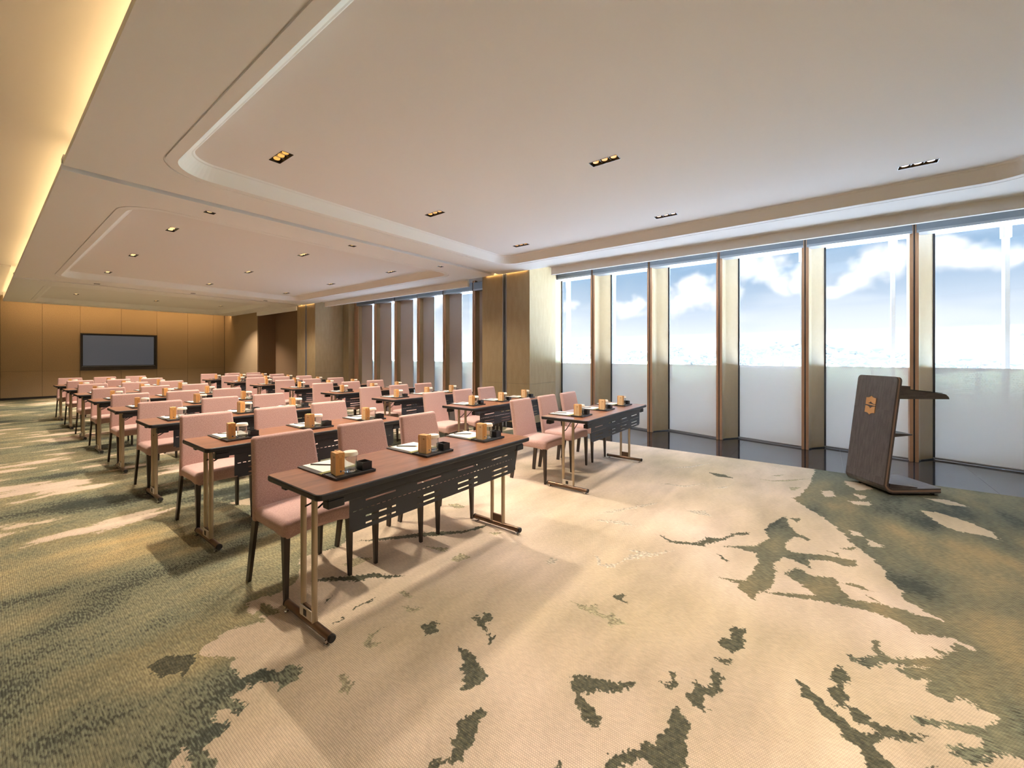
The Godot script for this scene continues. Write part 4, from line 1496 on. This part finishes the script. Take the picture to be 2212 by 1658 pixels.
	part("foot_ramp", Shape.new().prism(PackedVector2Array([Vector2(0.085, 0.062), Vector2(0.34, 0.072), Vector2(0.34, 0.080), Vector2(0.085, 0.110)]), wid * 0.72, u * wid * 0.25, w, Vector3.UP, u).mesh(), M.ebony, t)
	for q in [[0.06, 0.52], [0.42, 0.52], [0.06, 0.12], [0.42, 0.12]]:
		part("glide", Shape.new().lathe([Vector2(0.0, 0.0), Vector2(0.018, 0.0), Vector2(0.018, 0.01), Vector2(0.008, 0.012), Vector2(0.008, 0.03), Vector2(0.0, 0.03)], 12).mesh(), M.rubber, t, u * q[0] + w * q[1])
	# emblem let onto the front panel: two shield halves that leave a slanting S between them
	var fy := 0.855
	var fx: float = base_pt.x + up_dir.x / up_dir.y * (fy - base_pt.y)
	var e_up := (w * up_dir.x + Vector3.UP * up_dir.y).normalized()
	var e_out := u.cross(e_up)
	if e_out.dot(w) > 0:
		e_out = -e_out
	var centre := u * 0.212 + w * fx + Vector3.UP * fy
	var curve := func(a: Vector2, b: Vector2, bow: Vector2) -> Array:
		var o := []
		for k in 6:
			var f := k / 6.0
			o.append(a.lerp(b, f) + bow * 4.0 * f * (1.0 - f))
		return o
	var hw := 0.060
	# the upper half: pointed crown, straight sides, and below a peak cut in from the right
	var upper := []
	upper.append_array(curve.call(Vector2(-hw, 0.078), Vector2(0, 0.098), Vector2(0.006, -0.006)))
	upper.append_array(curve.call(Vector2(0, 0.098), Vector2(hw, 0.078), Vector2(-0.006, -0.006)))
	upper.append(Vector2(hw, 0.078))
	upper.append(Vector2(hw, 0.015))
	upper.append_array(curve.call(Vector2(hw, 0.015), Vector2(0.0, 0.041), Vector2(-0.004, -0.006)).slice(1))
	upper.append_array(curve.call(Vector2(0.0, 0.041), Vector2(-0.040, 0.017), Vector2(0.004, -0.002)))
	upper.append(Vector2(-0.040, 0.017))
	upper.append(Vector2(hw, 0.008))
	upper.append(Vector2(hw, -0.003))
	upper.append(Vector2(-hw, 0.006))
	var lower := []
	lower.append_array(curve.call(Vector2(hw, -0.078), Vector2(0, -0.098), Vector2(-0.006, 0.006)))
	lower.append_array(curve.call(Vector2(0, -0.098), Vector2(-hw, -0.078), Vector2(0.006, 0.006)))
	lower.append(Vector2(-hw, -0.078))
	lower.append(Vector2(-hw, -0.008))
	lower.append_array(curve.call(Vector2(-hw, -0.008), Vector2(0.0, -0.037), Vector2(0.006, 0.008)).slice(1))
	lower.append_array(curve.call(Vector2(0.0, -0.037), Vector2(0.036, -0.013), Vector2(-0.003, 0.003)))
	lower.append(Vector2(0.036, -0.013))
	lower.append(Vector2(hw, -0.010))
	for half in [upper, lower]:
		part("emblem", Shape.new().prism(PackedVector2Array(half), 0.006, centre + e_out * 0.001, u, e_up, e_out).mesh(), M.copper, t)


# outlines of the carpet's figures in metres (x, z), traced on the floor: 0 pale field, 1 green, 2 dark, 3 olive, 4 faint
const CARPET := [
	[0, [0.45, -1.60, 0.49, -1.63, 0.48, -1.71, 0.50, -1.73, 0.55, -1.74, 0.57, -1.77, 0.54, -1.81, 0.55, -1.87, 0.59, -1.85, 0.60, -1.78, 0.64, -1.80, 0.62, -1.87, 0.63, -1.92, 0.66, -1.90, 0.69, -1.94, 0.67, -2.08, 0.71, -2.12, 0.61, -2.28, 0.65, -2.33, 0.70, -2.33, 0.77, -2.37, 0.84, -2.32, 0.90, -2.30, 0.91, -2.38, 0.87, -2.40, 0.89, -2.48, 0.90, -2.55, 0.96, -2.55, 1.02, -2.51, 1.08, -2.52, 1.18, -2.55, 1.28, -2.71, 1.30, -2.80, 1.38, -2.81, 1.59, -2.76, 1.88, -3.03, 2.33, -3.22, 3.10, -3.53, 4.05, -3.86, 5.24, -4.06, 6.11, -3.90, 6.59, -3.06, 6.56, -2.89, 6.14, -0.07, 5.42, -0.11, 4.86, -0.18, 4.76, -0.24, 4.55, -0.12, 4.36, -0.01, 4.16, 0.09, 3.86, 0.17, 3.80, 0.20, 3.67, 0.27, 3.52, 0.31, 3.37, 0.32, 3.28, 0.37, 3.17, 0.36, 3.10, 0.42, 3.03, 0.51, 3.02, 0.41, 3.03, 0.33, 3.03, 0.27, 2.98, 0.12, 3.07, 0.09, 3.21, 0.05, 3.15, -0.06, 3.21, -0.14, 3.08, -0.19, 3.02, -0.13, 2.91, -0.03, 2.81, -0.21, 2.76, -0.29, 2.79, -0.17, 2.84, -0.06, 2.88, 0.07, 2.90, 0.18, 2.89, 0.30, 2.81, 0.35, 2.83, 0.40, 2.86, 0.47, 2.87, 0.50, 2.84, 0.56, 2.79, 0.55, 2.84, 0.50, 2.77, 0.48, 2.66, 0.43, 2.56, 0.31, 2.50, 0.23, 2.54, 0.22, 2.63, 0.20, 2.60, 0.18, 2.49, 0.19, 2.42, 0.13, 2.43, 0.07, 2.39, 0.10, 2.37, 0.16, 2.46, 0.22, 2.49, 0.29, 2.55, 0.38, 2.44, 0.25, 2.40, 0.30, 2.45, 0.36, 2.35, 0.32, 2.33, 0.39, 2.39, 0.43, 2.37, 0.48, 2.34, 0.53, 2.25, 0.47, 2.22, 0.40, 2.15, 0.25, 2.13, 0.29, 2.18, 0.38, 2.18, 0.45, 2.13, 0.44, 2.06, 0.33, 2.04, 0.36, 2.03, 0.41, 2.10, 0.46, 2.15, 0.50, 2.15, 0.54, 2.07, 0.54, 1.67, 0.43, 0.62, -0.48, 0.23, -1.31]],
	[0, [0.376, -1.722, 0.399, -1.772, 0.433, -1.787, 0.439, -1.730, 0.418, -1.666]],
	[1, [0.691, -1.952, 0.755, -1.969, 0.792, -1.877, 0.848, -1.882, 0.860, -1.797, 0.805, -1.770, 0.736, -1.776, 0.768, -1.819, 0.728, -1.880, 0.673, -1.881]],
	[1, [0.869, -2.405, 0.964, -2.465, 0.979, -2.364, 0.979, -2.298, 0.928, -2.328]],
	[1, [4.175, -0.261, 3.901, -0.195, 3.815, -0.144, 3.607, -0.214, 3.462, -0.216, 3.460, -0.131, 3.535, 0.011, 3.547, 0.110, 3.567, 0.177, 3.474, 0.172, 3.423, 0.106, 3.455, 0.030, 3.381, -0.087, 3.243, -0.055, 3.306, -0.125, 3.336, -0.208, 3.202, -0.261, 3.022, -0.236, 2.841, -0.241, 2.752, -0.296, 2.640, -0.311, 2.719, -0.339, 2.782, -0.414, 2.772, -0.529, 2.832, -0.382, 2.956, -0.358, 3.143, -0.338, 3.274, -0.375, 3.288, -0.490, 3.245, -0.583, 3.400, -0.389, 3.604, -0.317, 3.768, -0.368, 4.035, -0.316]],
	[1, [3.820, -0.191, 3.810, -0.099, 3.732, -0.075, 3.759, -0.165]],
	[1, [4.165, -0.221, 4.203, -0.159, 4.083, -0.161]],
	[1, [2.694, -0.373, 2.771, -0.413, 2.873, -0.329, 2.780, -0.290, 2.640, -0.311]],
	[1, [3.709, 0.084, 3.825, 0.190, 3.737, 0.166]],
	[1, [3.623, 0.016, 3.623, 0.082, 3.568, 0.096]],
	[1, [3.167, 0.089, 3.201, 0.167, 3.160, 0.239, 3.151, 0.165]],
	[1, [3.092, 0.186, 3.048, 0.238, 3.028, 0.267, 3.051, 0.199]],
	[1, [2.723, 0.394, 2.710, 0.447, 2.680, 0.436]],
	[0, [5.082, 0.690, 5.090, 0.805, 4.956, 0.954, 4.801, 1.041, 4.612, 1.054, 4.652, 0.952, 4.644, 0.835, 4.757, 0.752]],
	[0, [4.039, 0.253, 4.009, 0.313, 3.934, 0.356, 3.889, 0.274]],
	[0, [4.161, 0.157, 4.148, 0.239, 4.068, 0.239, 4.062, 0.180]],
	[0, [5.763, 0.178, 5.771, 0.347, 5.590, 0.408, 5.423, 0.284, 5.583, 0.203]],
	[0, [5.281, 0.234, 5.265, 0.344, 5.099, 0.293]],
	[0, [4.982, 0.181, 5.087, 0.358, 4.940, 0.335, 4.910, 0.244]],
	[0, [5.196, -0.013, 5.264, 0.076, 5.080, 0.101, 4.982, 0.016]],
	[0, [5.530, 0.776, 5.597, 0.947, 5.447, 1.059, 5.414, 0.904]],
	[0, [0.256, -5.144, 0.411, -5.128, 0.503, -5.205, 0.588, -5.164, 0.597, -5.048, 0.712, -4.966, 0.637, -4.832, 0.580, -4.906, 0.539, -5.024, 0.434, -5.034, 0.346, -4.938, 0.287, -5.075]],
	[0, [0.049, -5.186, 0.156, -5.102, 0.206, -5.093, 0.161, -4.985, 0.205, -4.848, 0.047, -4.903]],
	[0, [0.819, -5.004, 0.940, -5.155, 1.008, -5.026, 0.887, -4.930]],
	[0, [1.028, -5.123, 1.124, -5.056, 1.051, -5.035]],
	[0, [0.133, -8.114, 0.323, -7.797, 0.561, -7.580, 0.398, -7.565, 0.228, -7.475, 0.123, -7.494]],
	[0, [1.331, -5.369, 1.455, -5.414, 1.674, -5.581, 1.994, -5.410, 1.915, -5.146, 1.576, -5.255, 1.405, -5.172]],
	[0, [1.089, -4.840, 1.211, -4.884, 1.360, -4.949, 1.443, -4.707, 1.639, -4.675, 1.529, -4.149, 1.436, -4.309, 1.382, -4.659, 1.217, -4.634]],
	[2, [1.370, -1.366, 1.387, -1.327, 1.360, -1.220, 1.334, -1.179, 1.324, -1.143, 1.288, -1.142, 1.199, -1.173, 1.219, -1.206, 1.272, -1.217, 1.276, -1.277, 1.322, -1.269, 1.334, -1.330]],
	[2, [1.191, -1.057, 1.185, -1.031, 1.114, -1.027, 1.090, -0.997, 1.044, -0.991, 0.999, -0.977, 0.968, -0.991, 0.953, -1.020, 0.916, -1.017, 0.897, -1.042, 0.921, -1.053, 0.984, -1.023, 1.010, -1.026, 1.014, -1.058, 1.057, -1.050, 1.075, -1.088, 1.130, -1.081]],
	[2, [1.541, -0.873, 1.588, -0.790, 1.605, -0.741, 1.629, -0.682, 1.672, -0.645, 1.662, -0.625, 1.618, -0.644, 1.561, -0.687, 1.544, -0.740, 1.515, -0.747, 1.492, -0.784, 1.457, -0.732, 1.437, -0.689, 1.402, -0.650, 1.383, -0.669, 1.397, -0.721, 1.430, -0.745, 1.427, -0.784, 1.470, -0.800, 1.485, -0.830, 1.525, -0.845]],
	[2, [1.368, -1.641, 1.388, -1.605, 1.423, -1.610, 1.439, -1.569, 1.403, -1.557, 1.381, -1.528, 1.339, -1.543, 1.346, -1.574, 1.364, -1.589, 1.347, -1.610]],
	[2, [1.582, -1.463, 1.604, -1.445, 1.591, -1.411, 1.654, -1.434, 1.656, -1.398, 1.601, -1.367, 1.570, -1.377, 1.544, -1.333, 1.532, -1.359, 1.549, -1.405]],
	[2, [1.525, -1.322, 1.517, -1.295, 1.527, -1.273, 1.474, -1.254, 1.461, -1.266, 1.494, -1.290]],
	[3, [2.006, -1.131, 2.016, -1.059, 2.023, -1.016, 2.063, -0.998, 2.063, -0.975, 2.018, -0.967, 2.012, -0.911, 2.056, -0.896, 2.053, -0.868, 2.017, -0.862, 2.023, -0.793, 1.991, -0.825, 1.961, -0.854, 1.932, -0.858, 1.948, -0.882, 1.987, -0.891, 1.976, -0.947, 1.977, -1.011]],
	[2, [2.196, -0.943, 2.249, -0.923, 2.248, -0.899, 2.213, -0.908, 2.188, -0.858, 2.171, -0.891]],
	[3, [1.126, -1.754, 1.178, -1.775, 1.229, -1.765, 1.207, -1.747, 1.167, -1.745, 1.144, -1.730, 1.177, -1.678, 1.146, -1.676, 1.102, -1.703]],
	[3, [1.401, -1.843, 1.427, -1.809, 1.429, -1.772, 1.467, -1.734, 1.431, -1.736, 1.402, -1.764]],
	[3, [1.484, -1.951, 1.516, -1.935, 1.488, -1.859, 1.471, -1.893]],
	[3, [0.946, -1.659, 0.965, -1.620, 0.949, -1.586, 0.962, -1.543, 0.935, -1.545, 0.909, -1.535, 0.898, -1.575]],
	[2, [1.813, -0.544, 1.846, -0.501, 1.819, -0.494, 1.792, -0.508, 1.772, -0.481, 1.726, -0.496, 1.735, -0.517, 1.741, -0.541, 1.759, -0.512, 1.791, -0.518]],
	[2, [1.661, -0.465, 1.648, -0.447, 1.622, -0.414, 1.596, -0.395, 1.496, -0.380, 1.470, -0.368, 1.401, -0.357, 1.333, -0.447, 1.385, -0.480, 1.332, -0.519, 1.248, -0.565, 1.275, -0.589, 1.322, -0.576, 1.373, -0.536, 1.400, -0.496, 1.437, -0.504, 1.446, -0.468, 1.497, -0.474, 1.559, -0.454]],
	[2, [1.142, -0.713, 1.182, -0.720, 1.188, -0.699, 1.157, -0.693]],
	[2, [2.313, -0.369, 2.339, -0.312, 2.240, -0.310, 2.181, -0.306, 2.111, -0.329, 2.121, -0.385, 2.200, -0.395, 2.211, -0.349]],
	[2, [2.024, -0.405, 2.062, -0.318, 2.016, -0.344]],
	[2, [1.953, -0.391, 1.950, -0.368, 1.925, -0.335, 1.863, -0.352, 1.851, -0.329, 1.794, -0.359, 1.791, -0.386, 1.744, -0.389, 1.727, -0.356, 1.690, -0.371, 1.708, -0.408, 1.727, -0.441, 1.788, -0.427, 1.838, -0.432, 1.820, -0.385, 1.883, -0.373]],
	[2, [2.118, -0.090, 2.099, -0.067, 2.026, -0.005, 1.992, 0.045, 1.950, 0.092, 1.947, 0.117, 1.982, 0.145, 1.987, 0.175, 1.929, 0.146, 1.887, 0.157, 1.862, 0.187, 1.810, 0.177, 1.766, 0.120, 1.833, 0.096, 1.877, 0.088, 1.886, 0.043, 1.926, 0.060, 1.962, 0.006, 1.987, -0.028, 2.023, -0.067]],
	[2, [2.271, 0.026, 2.326, 0.072, 2.245, 0.085, 2.171, 0.067, 2.099, 0.076, 2.054, 0.066, 2.035, 0.035, 2.093, 0.024, 2.160, 0.037]],
	[2, [2.067, 0.069, 2.077, 0.103, 2.045, 0.128, 2.040, 0.185, 2.039, 0.219, 2.073, 0.300, 2.013, 0.250, 1.981, 0.179, 2.001, 0.146, 1.998, 0.104, 2.024, 0.073]],
	[2, [1.917, 0.273, 1.945, 0.295, 1.906, 0.293, 1.891, 0.274]],
	[2, [3.166, -0.995, 3.121, -0.890, 3.189, -0.743, 3.312, -0.699, 3.332, -0.714, 3.386, -0.603, 3.560, -0.542, 3.632, -0.447, 3.571, -0.464, 3.516, -0.535, 3.346, -0.596, 3.203, -0.686, 3.179, -0.662, 3.158, -0.726, 3.099, -0.842, 3.089, -0.912]],
	[2, [3.115, -0.601, 3.047, -0.490, 3.023, -0.521]],
	[2, [5.215, -1.069, 5.219, -0.899, 5.123, -0.794, 5.095, -0.968]],
	[2, [2.196, -0.950, 2.249, -0.928, 2.246, -0.909, 2.215, -0.914, 2.195, -0.871, 2.173, -0.896]],
	[3, [5.260, -0.569, 5.296, -0.435, 5.426, -0.309, 5.670, -0.078, 5.363, -0.305, 5.266, -0.432]],
	[3, [5.503, -0.480, 5.639, -0.349, 5.520, -0.411]],
	[3, [4.478, -1.338, 4.512, -1.294, 4.457, -1.309]],
	[3, [5.124, -0.291, 5.216, -0.170, 5.012, -0.248]],
	[2, [1.222, -2.499, 1.320, -2.428, 1.422, -2.323, 1.519, -2.255, 1.544, -2.178, 1.614, -2.071, 1.551, -2.110, 1.470, -2.231, 1.379, -2.252, 1.387, -2.282, 1.275, -2.416]],
	[2, [1.694, -2.746, 1.799, -2.671, 1.907, -2.594, 2.124, -2.443, 2.297, -2.248, 2.529, -2.161, 2.445, -2.153, 2.269, -2.220, 2.048, -2.409, 1.798, -2.631]],
	[2, [1.226, -2.033, 1.355, -2.026, 1.330, -2.011, 1.237, -2.020]],
	[2, [1.094, -1.998, 1.179, -1.998, 1.144, -1.982]],
	[2, [1.151, -2.199, 1.228, -2.241, 1.199, -2.206]],
	[3, [2.631, -2.751, 2.696, -2.697, 2.679, -2.563, 2.598, -2.638]],
	[3, [1.949, -2.292, 1.987, -2.203, 2.047, -2.125, 1.973, -2.109, 1.957, -2.186]],
	[3, [1.924, -1.997, 2.029, -1.999, 2.044, -1.926, 1.945, -1.918]],
	[3, [2.393, -2.068, 2.479, -1.977, 2.401, -1.990]],
	[3, [1.452, -2.515, 1.565, -2.518, 1.622, -2.426, 1.567, -2.430, 1.467, -2.431]],
	[2, [0.450, -2.368, 0.518, -2.388, 0.603, -2.296, 0.597, -2.247, 0.536, -2.163, 0.532, -2.226, 0.476, -2.250]],
	[4, [3.170, -1.681, 3.294, -1.546, 3.701, -1.329, 3.900, -1.192, 4.172, -1.065, 3.647, -1.310, 3.356, -1.465]],
	[4, [3.116, -1.542, 3.237, -1.335, 3.225, -1.206, 3.166, -1.306]],
	[4, [2.795, -1.110, 2.844, -0.939, 2.999, -0.825, 2.825, -0.913, 2.780, -1.040]],
	[4, [3.797, -0.970, 3.900, -0.835, 3.795, -0.755, 3.773, -0.891]],
	[4, [2.307, -1.475, 2.380, -1.463, 2.355, -1.413, 2.276, -1.422]],
	[4, [2.597, -1.263, 2.486, -1.146, 2.563, -1.077, 2.661, -1.077, 2.816, -1.011, 2.825, -0.913, 2.623, -1.062, 2.487, -1.085, 2.463, -1.177]],
	[4, [5.124, -1.478, 5.392, -1.290, 5.749, -1.109, 5.310, -1.287]],
	[4, [4.437, -1.434, 4.525, -1.155, 4.773, -0.993, 4.474, -1.142]],
	[4, [4.590, -0.913, 4.806, -0.786, 5.033, -0.738, 4.708, -0.798]],
]
